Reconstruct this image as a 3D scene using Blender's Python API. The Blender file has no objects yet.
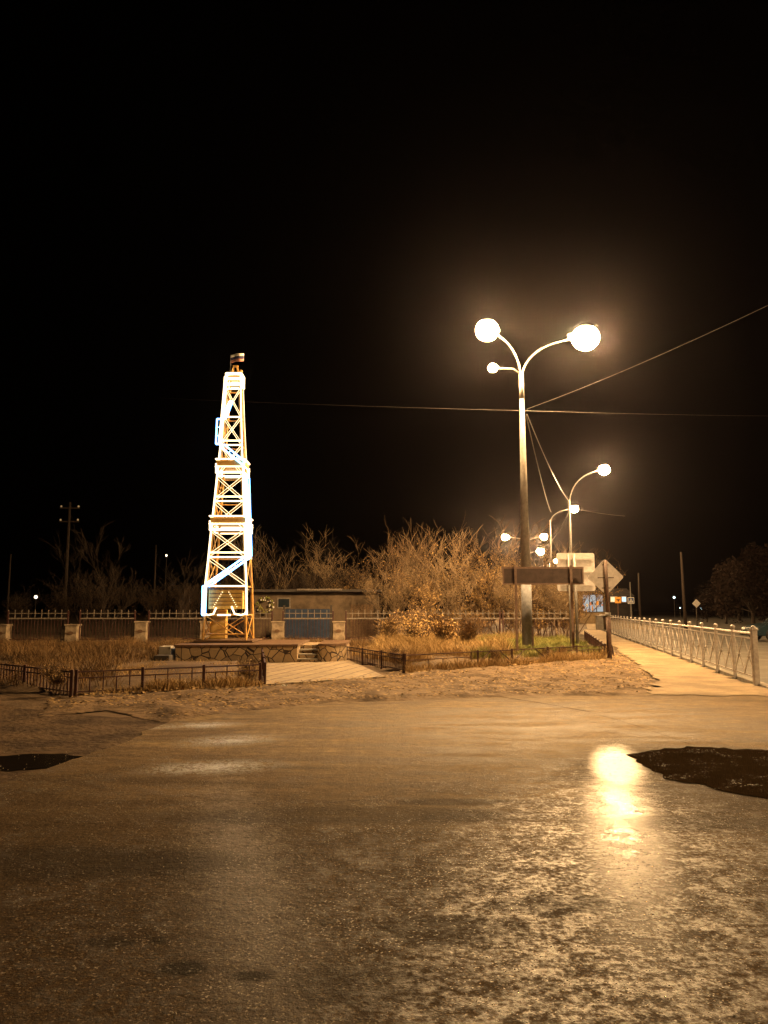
import bpy, math, random
from mathutils import Vector, noise
PI = math.pi; R = math.radians
scene = bpy.context.scene
col = scene.collection

# ------------------------------------------------------------ camera, world, exposure
F = 770.0; PITCH = R(7.25); CAMZ = 1.5
cd = bpy.data.cameras.new("camera"); cam = bpy.data.objects.new("camera", cd); col.objects.link(cam)
cam.location = (0, 0, CAMZ); cam.rotation_euler = (PI/2 + PITCH, 0, 0)
cd.sensor_fit = 'VERTICAL'; cd.sensor_height = 36.0; cd.lens = 36.0*F/1024.0
cd.clip_start = 0.05; cd.clip_end = 2000
scene.camera = cam

world = bpy.data.worlds.new("World"); scene.world = world; world.use_nodes = True
wn = world.node_tree; wn.nodes.clear()
wo = wn.nodes.new('ShaderNodeOutputWorld'); wb = wn.nodes.new('ShaderNodeBackground')
sky = wn.nodes.new('ShaderNodeTexSky'); sky.sky_type = 'NISHITA'; sky.sun_disc = False
sky.sun_elevation = R(-6); sky.sun_rotation = R(200)
wb.inputs['Strength'].default_value = 0.0006
wn.links.new(sky.outputs[0], wb.inputs[0]); wn.links.new(wb.outputs[0], wo.inputs[0])

vs = scene.view_settings
vs.view_transform = 'Standard'; vs.look = 'None'; vs.exposure = 0.18; vs.gamma = 1.0; vs.use_curve_mapping = False
try:
    cy = scene.cycles
    cy.use_denoising = True; cy.use_light_tree = True
    cy.sample_clamp_indirect = 3.0; cy.sample_clamp_direct = 0.0
    cy.max_bounces = 5; cy.volume_bounces = 0; cy.volume_step_rate = 4.0; cy.volume_max_steps = 64
except Exception: pass

SODIUM = (1.0, 0.60, 0.255)
LAMP_S = 2100.0

# ------------------------------------------------------------ pixel helpers
def ray(px, py):
    u = (px-384)/F; v = (512-py)/F
    return u, math.cos(PITCH)-v*math.sin(PITCH), math.sin(PITCH)+v*math.cos(PITCH)
def at(px, py, Y):
    u, y, z = ray(px, py); t = Y/y
    return Vector((u*t, Y, CAMZ+z*t))
def G(px, py, z=0.0):
    u, y, dz = ray(px, py); t = (z-CAMZ)/dz
    return Vector((u*t, y*t, z))
def X_at(px, py, Y): return at(px, py, Y).x
def Z_at(py, Y): return at(384, py, Y).z

# ------------------------------------------------------------ mesh builder
class MB:
    def __init__(s): s.v = []; s.f = []; s.mi = []; s.cur = 0
    def add(s, vs_, fs):
        o = len(s.v); s.v += [tuple(p) for p in vs_]
        for f in fs: s.f.append(tuple(i+o for i in f)); s.mi.append(s.cur)
        return s
    def box(s, c, size, rz=0.0, ax=None):
        hx, hy, hz = size[0]/2, size[1]/2, size[2]/2
        ca, sa = math.cos(rz), math.sin(rz); P = []
        for dz in (-hz, hz):
            for dx, dy in ((-hx,-hy),(hx,-hy),(hx,hy),(-hx,hy)):
                P.append((c[0]+dx*ca-dy*sa, c[1]+dx*sa+dy*ca, c[2]+dz))
        return s.add(P, [(0,3,2,1),(4,5,6,7),(0,1,5,4),(1,2,6,5),(2,3,7,6),(3,0,4,7)])
    def bar(s, a, b, w, h, up=(0,0,1)):
        a = Vector(a); b = Vector(b); d = (b-a).normalized(); up = Vector(up)
        if abs(d.dot(up)) > .98: up = Vector((0,1,0))
        r = d.cross(up).normalized(); u = r.cross(d).normalized(); P = []
        for p in (a, b):
            for i, j in ((-1,-1),(1,-1),(1,1),(-1,1)): P.append(p+r*w/2*i+u*h/2*j)
        return s.add(P, [(0,1,2,3),(7,6,5,4),(0,4,5,1),(1,5,6,2),(2,6,7,3),(3,7,4,0)])
    def tube(s, pts, rad, n=8, cap=True):
        pts = [Vector(p) for p in pts]
        if not isinstance(rad, (list, tuple)): rad = [rad]*len(pts)
        P = []; r0 = None
        for i, p in enumerate(pts):
            d = (pts[min(i+1, len(pts)-1)]-pts[max(i-1, 0)])
            if d.length < 1e-9: d = Vector((0,0,1))
            d.normalize()
            if r0 is None:
                r0 = d.orthogonal().normalized()
            else:
                r0 = (r0-d*r0.dot(d))
                r0 = r0.normalized() if r0.length > 1e-6 else d.orthogonal().normalized()
            w = d.cross(r0)
            for k in range(n):
                a = 2*PI*k/n; P.append(p+(r0*math.cos(a)+w*math.sin(a))*rad[i])
        fs = []
        for i in range(len(pts)-1):
            for k in range(n):
                fs.append((i*n+k, i*n+(k+1)%n, (i+1)*n+(k+1)%n, (i+1)*n+k))
        if cap:
            fs.append(tuple(range(n))[::-1]); fs.append(tuple((len(pts)-1)*n+k for k in range(n)))
        return s.add(P, fs)
    def ball(s, c, rx, ry=None, rz=None, n=12, m=8, z0=-1.0, z1=1.0):
        ry = rx if ry is None else ry; rz = rx if rz is None else rz
        P = []; a0 = math.asin(z0); a1 = math.asin(z1)
        for i in range(m+1):
            t = a0+(a1-a0)*i/m; cr = max(math.cos(t), 1e-4)
            for k in range(n):
                a = 2*PI*k/n; P.append((c[0]+rx*cr*math.cos(a), c[1]+ry*cr*math.sin(a), c[2]+rz*math.sin(t)))
        fs = [(i*n+k, i*n+(k+1)%n, (i+1)*n+(k+1)%n, (i+1)*n+k) for i in range(m) for k in range(n)]
        fs.append(tuple(range(n))[::-1]); fs.append(tuple(m*n+k for k in range(n)))
        return s.add(P, fs)
    def prism(s, poly, z0, z1):
        n = len(poly); P = [(p[0], p[1], z0) for p in poly]+[(p[0], p[1], z1) for p in poly]
        fs = [tuple(range(n))[::-1], tuple(range(n, 2*n))]+[(i, (i+1)%n, (i+1)%n+n, i+n) for i in range(n)]
        return s.add(P, fs)
    def prism_xz(s, poly, y0, y1):
        n = len(poly); P = [(p[0], y0, p[1]) for p in poly]+[(p[0], y1, p[1]) for p in poly]
        fs = [tuple(range(n)), tuple(range(n, 2*n))[::-1]]+[(i+n, (i+1)%n+n, (i+1)%n, i) for i in range(n)]
        return s.add(P, fs)
    def build(s, name, m, parent=None, smooth=False, bevel=0):
        me = bpy.data.meshes.new(name); me.from_pydata(s.v, [], s.f); me.update()
        for mm in (m if isinstance(m, (list, tuple)) else [m]): me.materials.append(mm)
        if isinstance(m, (list, tuple)): me.polygons.foreach_set('material_index', s.mi)
        if smooth: me.polygons.foreach_set('use_smooth', [True]*len(me.polygons))
        o = bpy.data.objects.new(name, me); col.objects.link(o)
        if parent: o.parent = parent
        if bevel:
            b = o.modifiers.new('bevel', 'BEVEL'); b.width = bevel; b.segments = 2; b.limit_method = 'ANGLE'
        return o

def tag(o, label=None, cat=None, group=None, kind=None):
    if label: o['label'] = label
    if cat: o['category'] = cat
    if group: o['group'] = group
    if kind: o['kind'] = kind
    return o
def thing(name, label, cat, loc=(0,0,0), rz=0, group=None):
    o = bpy.data.objects.new(name, None); col.objects.link(o); o.empty_display_size = .2
    o.location = loc; o.rotation_euler = (0, 0, rz)
    return tag(o, label, cat, group)
def copy_tree(o, parent=None):
    c = o.copy(); col.objects.link(c)
    if parent: c.parent = parent
    for ch in list(o.children): copy_tree(ch, c)
    return c

# ------------------------------------------------------------ materials
def newmat(name):
    m = bpy.data.materials.new(name); m.use_nodes = True
    nt = m.node_tree; b = nt.nodes['Principled BSDF']; return m, nt, b
def N(nt, t, **kw):
    n = nt.nodes.new(t)
    for k, v in kw.items():
        if k in n.inputs: n.inputs[k].default_value = v
        else: setattr(n, k, v)
    return n
def mathn(nt, op, a, b=None, c=None, clamp=False):
    n = nt.nodes.new('ShaderNodeMath'); n.operation = op; n.use_clamp = clamp
    for i, x in enumerate((a, b, c)):
        if x is None: continue
        if isinstance(x, (int, float)): n.inputs[i].default_value = x
        else: nt.links.new(x, n.inputs[i])
    return n.outputs[0]
def mixc(nt, fac, a, b, mode='MIX'):
    n = nt.nodes.new('ShaderNodeMix'); n.data_type = 'RGBA'; n.blend_type = mode
    for sck, x in ((n.inputs[0], fac), (n.inputs[6], a), (n.inputs[7], b)):
        if isinstance(x, (int, float)): sck.default_value = x
        elif isinstance(x, (tuple, list)): sck.default_value = (*x[:3], 1)
        else: nt.links.new(x, sck)
    return n.outputs[2]
def ramp(nt, x, lo, hi, a=0.0, b=1.0, smooth=True):
    n = nt.nodes.new('ShaderNodeMapRange'); n.interpolation_type = 'SMOOTHSTEP' if smooth else 'LINEAR'
    nt.links.new(x, n.inputs[0])
    for i, v in zip((1,2,3,4), (lo,hi,a,b)): n.inputs[i].default_value = v
    return n.outputs[0]
def mat(name, c1, c2=None, rough=.7, scale=6.0, metal=0.0, bump=.3, bscale=40.0, dist=.005, spec=.4):
    m, nt, b = newmat(name); tc = N(nt, 'ShaderNodeTexCoord')
    c2 = c2 or tuple(x*.6 for x in c1)
    n1 = N(nt, 'ShaderNodeTexNoise', Scale=scale, Detail=6.0, Roughness=.65); nt.links.new(tc.outputs['Object'], n1.inputs[0])
    f = ramp(nt, n1.outputs[0], .35, .68)
    nt.links.new(mixc(nt, f, c1, c2), b.inputs['Base Color'])
    b.inputs['Metallic'].default_value = metal; b.inputs['Specular IOR Level'].default_value = spec
    nt.links.new(ramp(nt, n1.outputs[0], .3, .7, rough*.85, min(1, rough*1.15)), b.inputs['Roughness'])
    if bump:
        n2 = N(nt, 'ShaderNodeTexNoise', Scale=bscale, Detail=4.0); nt.links.new(tc.outputs['Object'], n2.inputs[0])
        bp = N(nt, 'ShaderNodeBump', Strength=bump, Distance=dist); nt.links.new(n2.outputs[0], bp.inputs['Height'])
        nt.links.new(bp.outputs[0], b.inputs['Normal'])
    return m
def emit(name, c, s):
    m = bpy.data.materials.new(name); m.use_nodes = True; nt = m.node_tree; nt.nodes.clear()
    o = nt.nodes.new('ShaderNodeOutputMaterial'); e = nt.nodes.new('ShaderNodeEmission')
    e.inputs[0].default_value = (*c, 1); e.inputs[1].default_value = s; nt.links.new(e.outputs[0], o.inputs[0]); return m

def ellipse_mask(nt, pos, cx, cy, rx, ry, rot=0.0, soft=.5, wob=None, wamt=.6):
    """soft elliptical mask in ground metres"""
    mp = N(nt, 'ShaderNodeMapping'); mp.vector_type = 'TEXTURE'
    mp.inputs['Location'].default_value = (cx, cy, 0); mp.inputs['Rotation'].default_value = (0,0,rot)
    mp.inputs['Scale'].default_value = (rx, ry, 1e6)
    nt.links.new(pos, mp.inputs[0])
    ln = N(nt, 'ShaderNodeVectorMath', operation='LENGTH'); nt.links.new(mp.outputs[0], ln.inputs[0])
    d = ln.outputs['Value']
    if wob is not None: d = mathn(nt, 'ADD', d, mathn(nt, 'MULTIPLY', mathn(nt, 'SUBTRACT', wob, .5), wamt*2))
    return ramp(nt, d, 1.0-soft/2, 1.0+soft/2, 1.0, 0.0)

def wet_ground(name):
    m, nt, b = newmat(name); ge = N(nt, 'ShaderNodeNewGeometry'); pos = ge.outputs['Position']; L = nt.links
    def noise_(sc, det=5.0, ro=.6, v=pos):
        n = N(nt, 'ShaderNodeTexNoise', Scale=sc, Detail=det, Roughness=ro); L.new(v, n.inputs[0]); return n.outputs[0]
    mul = lambda a, c: mathn(nt, 'MULTIPLY', a, c)
    add = lambda a, c: mathn(nt, 'ADD', a, c)
    sub = lambda a, c: mathn(nt, 'SUBTRACT', a, c)
    mx = lambda a, c: mathn(nt, 'MAXIMUM', a, c)
    big = noise_(.35, 4); mid = noise_(1.7, 8, .72); mott = noise_(6.5, 7, .7); fine = noise_(26.0, 6, .75); grit = noise_(95.0, 4, .7); sand = noise_(260.0, 2, .5)
    mpn = N(nt, 'ShaderNodeMapping'); mpn.inputs['Scale'].default_value = (.35, 1.3, 1); mpn.inputs['Rotation'].default_value = (0,0,R(12)); L.new(pos, mpn.inputs[0])
    streak = noise_(2.2, 8, .72, mpn.outputs[0])
    vo = N(nt, 'ShaderNodeTexVoronoi', Scale=120.0); L.new(pos, vo.inputs['Vector'])
    agg = ramp(nt, vo.outputs['Color'], 0, 1)
    # dry colour: worn asphalt, with pale dust and lamplight falloff painted in nearer the verge
    colr = mixc(nt, ramp(nt, fine, .35, .68), (.042,.025,.010), (.012,.007,.003))
    q = G(480, 722); lit_dusty = ellipse_mask(nt, pos, q.x, q.y+1, 6.2, 4.4, R(10), 1.5, big, .5)
    lit_dust = mixc(nt, ramp(nt, streak, .36, .64), (.38,.275,.15), (.15,.102,.052))
    colr = mixc(nt, mul(lit_dusty, ramp(nt, mott, .25, .62, .95, .45)), colr, lit_dust)
    colr = mixc(nt, mul(ramp(nt, agg, .80, .95), .35), colr, (.20,.145,.08))
    damp = None
    for (px, py, rx, ry, w_, k) in ((184, 968, .105, .075, .22, 1), (253, 976, .09, .05, .4, .9), (110, 942, .12, .07, .5, .7), (160, 940, .05, .04, .4, .7), (60, 862, 1.1, .30, .5, .6), (330, 815, 1.5, .24, .6, .5),
                             (700, 822, .8, .2, .6, .55), (455, 802, .45, .12, .6, .6), (560, 905, .35, .14, .6, .5), (715, 774, 1.35, 1.5, .35, .6), (360, 985, .3, .2, .7, .5), (450, 930, .35, .2, .7, .5)):
        q = G(px, py); e = mul(ellipse_mask(nt, pos, q.x, q.y, rx, ry, 0, .7, mott, w_), k); damp = e if damp is None else mx(damp, e)
    colr = mixc(nt, mul(damp, .9), colr, (.010,.0065,.0035))
    # wet and icy zones
    def em(px, py, rx, ry, rot=0, soft=1.0, wob=mott, w=.6):
        q = G(px, py); return ellipse_mask(nt, pos, q.x, q.y, rx, ry, R(rot), soft, wob, w)
    ice = mx(em(617, 766, .26, 1.2, -15, .8, mott, .4), mul(em(620, 800, .25, 2.2, -15, 1.3, mott, .9), .85))
    zone = em(612, 925, .85, 3.8, -17, 1.9, mid, 1.0)
    zone = mx(zone, mul(em(600, 985, 1.7, 1.8, 0, 1.9, mid, 1.2), .5))
    brk = add(mul(mott, .55), mul(fine, .45))
    patchy = mul(zone, ramp(nt, brk, .40, .62))
    cool = mx(em(231, 741, .30, .16, 14, 1.2, mott, 1.2), mx(em(213, 767, .30, .16, 14, 1.2, mott, 1.2), mx(em(208, 725, .3, .12, 14, 1.2, mott, 1.2), mul(em(240, 868, .26, 2.0, 14, 1.8, mott, 1.2), .6))))
    film = ramp(nt, mid, .44, .60)
    glint = mul(ramp(nt, agg, .93, .96), ramp(nt, mid, .36, .60))
    sheen = mul(em(560, 728, 3.4, 2.8, 8, 1.7, mid, .9), ramp(nt, streak, .34, .60))
    wet = mx(mx(ice, mul(patchy, .95)), mx(mul(cool, .62), mul(mul(film, ramp(nt, brk, .45, .6)), .28)))
    wet = mul(mx(wet, mul(sheen, .34)), sub(1.0, mul(damp, .75)))
    ro = sub(.84, mul(wet, .60)); ro = sub(ro, mul(glint, .30)); ro = sub(ro, mul(ice, .14))
    ro = mathn(nt, 'MAXIMUM', ro, .15)
    spec = add(add(.06, mul(wet, .80)), mul(glint, .5))
    colr = mixc(nt, mul(wet, .5), colr, (.020,.013,.007))
    frost_shine = mul(mx(em(232, 740, .50, .34, 24, 1.4, mott, 1.0), mx(em(215, 767, .55, .30, 14, 1.4, mott, 1.0), mx(em(206, 725, .42, .26, 14, 1.4, mott, 1.0), mul(em(158, 727, .4, .2, 10, 1.4, mott, 1.0), .6)))), ramp(nt, add(mul(mott, .6), mul(fine, .4)), .44, .56))
    colr = mixc(nt, mul(frost_shine, .8), colr, (.42,.44,.46))  # pale ice tint, also paints the derrick's reflected light into the colour
    L.new(colr, b.inputs['Base Color']); L.new(ro, b.inputs['Roughness']); L.new(spec, b.inputs['Specular IOR Level'])
    h = add(add(mul(grit, .0036), mul(sand, .0010)), add(mul(fine, .008), mul(mott, .014)))
    h = mul(h, sub(1.0, mul(mx(ice, mul(cool, .7)), .72)))
    h = add(h, mul(add(mul(mid, .022), mul(streak, .012)), sub(1.0, mul(ice, .6))))
    bp = N(nt, 'ShaderNodeBump', Strength=1.0, Distance=1.0); L.new(h, bp.inputs['Height']); L.new(bp.outputs[0], b.inputs['Normal'])
    return m

M = {}
M['asphalt'] = wet_ground('worn_wet_asphalt')
M['soil'] = mat('soil', (.11,.072,.038), (.055,.036,.02), .9, .7, bump=.8, bscale=14, dist=.03, spec=.2)
M['dirt'] = mat('dirt_verge', (.165,.108,.056), (.07,.045,.024), .92, 2.4, bump=1, bscale=9, dist=.04, spec=.2)
M['darkdirt'] = mat('damp_dirt_track', (.085,.055,.03), (.035,.022,.012), .9, 1.6, bump=1, bscale=12, dist=.04, spec=.12)
M['patch'] = mat('dark_asphalt_patch', (.012,.010,.008), (.006,.005,.004), .62, 5, bump=1, bscale=38, dist=.03, spec=.05)
M['water'] = mat('puddle', (.012,.009,.007), (.01,.008,.006), .12, 5, bump=.15, bscale=6, dist=.004, spec=.5)
M['walk'] = mat('sidewalk', (.34,.27,.18), (.25,.195,.125), .75, 1.2, bump=.5, bscale=40, dist=.006)
def walk_mat():
    m, nt, b = newmat('trodden_sidewalk'); L = nt.links; ge = N(nt, 'ShaderNodeNewGeometry'); pos = ge.outputs['Position']
    def nz(sc, d=6.0, r=.7):
        n = N(nt, 'ShaderNodeTexNoise', Scale=sc, Detail=d, Roughness=r); L.new(pos, n.inputs[0]); return n.outputs[0]
    n1 = nz(.9); n2 = nz(5.0); n3 = nz(40.0)
    c = mixc(nt, ramp(nt, n1, .36, .64), (.30,.22,.125), (.17,.12,.066)); c = mixc(nt, mathn(nt, 'MULTIPLY', ramp(nt, n2, .45, .7), .6), c, (.13,.09,.05)); c = mixc(nt, mathn(nt, 'MULTIPLY', ramp(nt, n3, .5, .7), .4), c, (.09,.06,.035))
    L.new(c, b.inputs['Base Color']); b.inputs['Roughness'].default_value = .85; b.inputs['Specular IOR Level'].default_value = .25
    bp = N(nt, 'ShaderNodeBump', Strength=1.0, Distance=.02); L.new(mathn(nt, 'ADD', n2, mathn(nt, 'MULTIPLY', n3, .35)), bp.inputs['Height']); L.new(bp.outputs[0], b.inputs['Normal'])
    return m
M['walk'] = walk_mat()
M['kerb'] = mat('kerb_concrete', (.30,.27,.22), (.2,.18,.14), .85, 3)
M['road'] = mat('road_asphalt', (.09,.08,.065), (.06,.052,.042), .6, .8, bump=.5, bscale=50, dist=.005)
M['lowfence'] = mat('brown_fence_paint', (.055,.018,.012), (.03,.012,.01), .55, 12, bump=.3)
M['fence'] = mat('galvanised_fence_paint', (.18,.15,.12), (.09,.075,.06), .55, 12, bump=.3)
M['rail'] = mat('railing_paint', (.42,.385,.36), (.27,.245,.225), .42, 10, bump=.2, metal=.25)
M['brick'] = None
M['polelo'] = mat('pole_lower_paint', (.20,.205,.22), (.15,.155,.165), .9, 8)
M['pole'] = mat('pole_concrete', (.20,.18,.155), (.14,.125,.105), .6, 6)
M['galv'] = mat('galvanised_steel', (.22,.21,.19), (.15,.14,.13), .5, 9, metal=.2)
M['lamphead'] = mat('lamp_housing', (.25,.25,.25), (.18,.18,.18), .5, 9)
M['signback'] = mat('sign_back', (.52,.49,.47), (.40,.375,.36), .5, 7, metal=.15, bump=.1)
M['board'] = mat('board_back', (.085,.055,.045), (.06,.04,.032), .6, 5, bump=.2)
M['boardframe'] = mat('board_frame', (.24,.16,.12), (.17,.11,.08), .55, 9)
M['rust'] = mat('rusty_post', (.12,.07,.05), (.07,.045,.035), .7, 14)
M['yellow'] = mat('derrick_yellow_paint', (.60,.34,.09), (.44,.24,.06), .45, 8, bump=.2)
M['cabin'] = mat('cabin_planks', (.75,.50,.13), (.60,.38,.09), .6, 5)
M['brown'] = mat('brown_coping', (.13,.075,.04), (.08,.045,.025), .6, 6)
M['bark'] = mat('bark', (.16,.10,.052), (.08,.05,.028), .85, 20, bump=.5)
M['barkpale'] = mat('birch_bark', (.30,.215,.13), (.14,.095,.055), .8, 14, bump=.4)
M['leafdry'] = mat('dry_leaves', (.46,.30,.12), (.26,.16,.06), .7, .9, bump=0, spec=.2)
M['leafdry2'] = mat('dull_leaves', (.30,.22,.12), (.18,.125,.07), .7, 2, bump=0, spec=.2)
M['leafdark'] = mat('unlit_leaves', (.016,.008,.005), (.009,.005,.003), .8, 2, bump=0, spec=.1)  # near-black foliage, lack of lamplight put into the colour
M['barkdim'] = mat('dimmed_bark', (.035,.022,.014), (.018,.012,.008), .9, 14, bump=.4)  # bark colour lowered to imitate weak lamplight on far trees and poles
M['leafdim'] = mat('dimmed_leaves', (.065,.038,.017), (.032,.02,.009), .8, 2, bump=0, spec=.1)  # leaf colour lowered to imitate trees far from the lamps
M['grassdry'] = mat('dry_grass', (.36,.24,.10), (.22,.14,.055), .8, .6, bump=0, spec=.2)
M['grassleft'] = mat('darker_dry_grass', (.19,.115,.05), (.08,.05,.022), .85, 1.3, bump=0, spec=.1)  # darker tone than the other dry grass
M['grassgreen'] = mat('green_grass', (.13,.15,.035), (.20,.17,.05), .7, .8, bump=0, spec=.2)
M['plaster'] = mat('old_plaster', (.12,.085,.052), (.06,.043,.027), .9, 1.1, bump=.4)
M['night'] = mat('night_dark_wall', (.014,.011,.009), (.01,.008,.007), .9, 1)  # house colour lowered to stand in for unlit walls and roof
M['slate'] = mat('roof_felt', (.06,.05,.045), (.04,.035,.03), .9, 3)
M['blue'] = mat('blue_gate_paint', (.018,.035,.07), (.012,.022,.045), .5, 3)
M['dark'] = mat('dark_wall', (.05,.04,.032), (.03,.025,.02), .9, 1)
M['black'] = mat('black_rubber', (.02,.02,.02), (.015,.015,.015), .6, 5)
M['wire'] = mat('cable', (.34,.32,.30), (.25,.23,.22), .35, 5, metal=.6, bump=0)
M['darkwire'] = mat('dark_cable', (.16,.14,.13), (.1,.09,.08), .5, 5, bump=0)
M['white'] = mat('white_paint', (.75,.73,.70), (.6,.58,.55), .5, 5, bump=0)
M['paper'] = mat('paper', (.85,.83,.78), (.7,.68,.6), .7, 30)
M['glass'] = mat('dark_glass', (.02,.025,.03), (.015,.02,.025), .08, 3, bump=0, spec=.6)
M['carpaint'] = mat('car_paint', (.012,.026,.033), (.01,.02,.028), .25, 3, bump=0, spec=.6)
M['flagw'] = mat('flag_white', (.85,.83,.8), (.75,.72,.7), .8, 9)
M['flagb'] = mat('flag_blue', (.04,.04,.12), (.03,.03,.08), .8, 9)
M['flagr'] = mat('flag_red', (.55,.26,.2), (.45,.2,.15), .8, 9)
M['signblue'] = mat('sign_blue', (.03,.07,.22), (.03,.06,.18), .4, 5, bump=0)
M['signyel'] = mat('sign_yellow', (.85,.42,.08), (.75,.36,.06), .4, 5, bump=0)
M['stone'] = None
E = dict(lamp=emit('lamp_light', SODIUM, LAMP_S), lampsm=emit('small_lamp_light', SODIUM, 500),
         ledwarm=emit('led_warm_white', (1.0,.76,.42), 3.6), ledcool=emit('led_cool_white', (.16,.45,1.0), 9.0),
         shop=emit('shop_light', (.62,.66,.66), .62), winw=emit('window_warm', (1,.75,.4), 1.3), winc=emit('window_cool', (.55,.8,1.0), 1.3),
         dot=emit('distant_bulb', (1,.8,.55), 3.5), dotc=emit('distant_cool_bulb', (.7,.95,1.0), 3.5))

def patch_mat():
    m, nt, b = newmat('fresh_dark_asphalt'); L = nt.links; ge = N(nt, 'ShaderNodeNewGeometry'); pos = ge.outputs['Position']
    v = N(nt, 'ShaderNodeTexVoronoi', Scale=80.0); L.new(pos, v.inputs['Vector']); n1 = N(nt, 'ShaderNodeTexNoise', Scale=3.0, Detail=6.0, Roughness=.7); L.new(pos, n1.inputs[0])
    gl_ = mathn(nt, 'MULTIPLY', ramp(nt, v.outputs['Color'], .76, .86), ramp(nt, n1.outputs[0], .50, .66))
    L.new(mixc(nt, n1.outputs[0], (.014,.009,.005), (.026,.017,.009)), b.inputs['Base Color'])
    L.new(mathn(nt, 'MULTIPLY', gl_, .9), b.inputs['Specular IOR Level']); L.new(ramp(nt, gl_, 0, 1, .95, .35), b.inputs['Roughness'])
    bp = N(nt, 'ShaderNodeBump', Strength=1.0, Distance=.02); L.new(mathn(nt, 'ADD', v.outputs['Distance'], n1.outputs[0]), bp.inputs['Height']); L.new(bp.outputs[0], b.inputs['Normal'])
    return m
M['patch'] = patch_mat()
def stone_mat():
    m, nt, b = newmat('crazy_paving_stone'); L = nt.links; tc = N(nt, 'ShaderNodeTexCoord')
    wn_ = N(nt, 'ShaderNodeTexNoise', Scale=1.5); L.new(tc.outputs['Object'], wn_.inputs[0])
    ad = N(nt, 'ShaderNodeMixRGB', blend_type='ADD', Fac=.12); L.new(tc.outputs['Object'], ad.inputs[1]); L.new(wn_.outputs['Color'], ad.inputs[2])
    e = N(nt, 'ShaderNodeTexVoronoi', Scale=3.9, feature='DISTANCE_TO_EDGE'); L.new(ad.outputs[0], e.inputs['Vector'])
    c = N(nt, 'ShaderNodeTexVoronoi', Scale=3.9); L.new(ad.outputs[0], c.inputs['Vector'])
    n1 = N(nt, 'ShaderNodeTexNoise', Scale=14.0, Detail=5.0); L.new(tc.outputs['Object'], n1.inputs[0])
    sx = N(nt, 'ShaderNodeSeparateColor'); L.new(c.outputs['Color'], sx.inputs[0])
    cc = mixc(nt, sx.outputs[0], (.46,.33,.18), (.28,.195,.11)); cc = mixc(nt, mathn(nt,'MULTIPLY', n1.outputs[0], .5), cc, (.14,.10,.06))
    j = ramp(nt, e.outputs['Distance'], .02, .055)
    L.new(mixc(nt, j, (.035,.02,.014), cc), b.inputs['Base Color']); b.inputs['Roughness'].default_value = .85
    bp = N(nt, 'ShaderNodeBump', Strength=.8, Distance=.03); L.new(mathn(nt, 'ADD', j, mathn(nt,'MULTIPLY', n1.outputs[0], .4)), bp.inputs['Height']); L.new(bp.outputs[0], b.inputs['Normal'])
    return m
M['stone'] = stone_mat()
def tile_mat():
    m, nt, b = newmat('paving_slabs'); L = nt.links; tc = N(nt, 'ShaderNodeTexCoord')
    mp = N(nt, 'ShaderNodeMapping'); mp.inputs['Rotation'].default_value = (0,0,R(14)); L.new(tc.outputs['Object'], mp.inputs[0])
    br = N(nt, 'ShaderNodeTexBrick', offset=0.0); br.inputs['Scale'].default_value = 1.0
    for k, v in (('Mortar Size', .032), ('Mortar Smooth', .3), ('Brick Width', .4), ('Row Height', .4), ('Bias', 0.0)): br.inputs[k].default_value = v
    br.inputs['Color1'].default_value = (.30,.23,.14,1); br.inputs['Color2'].default_value = (.24,.18,.105,1); br.inputs['Mortar'].default_value = (.07,.045,.025,1)
    L.new(mp.outputs[0], br.inputs['Vector'])
    n1 = N(nt, 'ShaderNodeTexNoise', Scale=3.0, Detail=6.0); L.new(tc.outputs['Object'], n1.inputs[0])
    L.new(mixc(nt, ramp(nt, n1.outputs[0], .4, .75), br.outputs['Color'], (.17,.13,.085)), b.inputs['Base Color']); b.inputs['Roughness'].default_value = .8
    bp = N(nt, 'ShaderNodeBump', Strength=.6, Distance=.01); bp.invert = True; L.new(br.outputs['Fac'], bp.inputs['Height']); L.new(bp.outputs[0], b.inputs['Normal'])
    return m
M['tile'] = tile_mat()
def brick_mat():
    m, nt, b = newmat('rendered_brick_pillar'); L = nt.links; tc = N(nt, 'ShaderNodeTexCoord')
    n1 = N(nt, 'ShaderNodeTexNoise', Scale=4.0, Detail=6.0); L.new(tc.outputs['Object'], n1.inputs[0])
    L.new(mixc(nt, ramp(nt, n1.outputs[0], .35, .7), (.30,.235,.155), (.15,.11,.072)), b.inputs['Base Color']); b.inputs['Roughness'].default_value = .85
    return m
M['pillar'] = brick_mat()

# ------------------------------------------------------------ ground sheets
def sheet(name, poly, z, m, thick=0.0, label=None):
    mb = MB(); n = len(poly)
    mb.add([(p[0], p[1], z) for p in poly], [tuple(range(n))])
    if thick:
        mb.add([(p[0], p[1], z) for p in poly]+[(p[0], p[1], z-thick) for p in poly], [(i, i+n, (i+1)%n+n, (i+1)%n) for i in range(n)])
    o = mb.build(name, m); tag(o, kind='structure')
    me = o.data
    import bmesh
    bm = bmesh.new(); bm.from_mesh(me); bmesh.ops.remove_doubles(bm, verts=bm.verts, dist=1e-5)
    bmesh.ops.recalc_face_normals(bm, faces=bm.faces); bmesh.ops.triangulate(bm, faces=bm.faces)
    for f in bm.faces:
        if abs(f.normal.z) > .9 and f.normal.z < 0: f.normal_flip()
    bm.to_mesh(me); bm.free()
    return o
def inside(p, poly):
    x, y = p; c = False; n = len(poly)
    for i in range(n):
        x1, y1 = poly[i][0], poly[i][1]; x2, y2 = poly[(i+1)%n][0], poly[(i+1)%n][1]
        if (y1 > y) != (y2 > y) and x < (x2-x1)*(y-y1)/(y2-y1)+x1: c = not c
    return c
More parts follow.
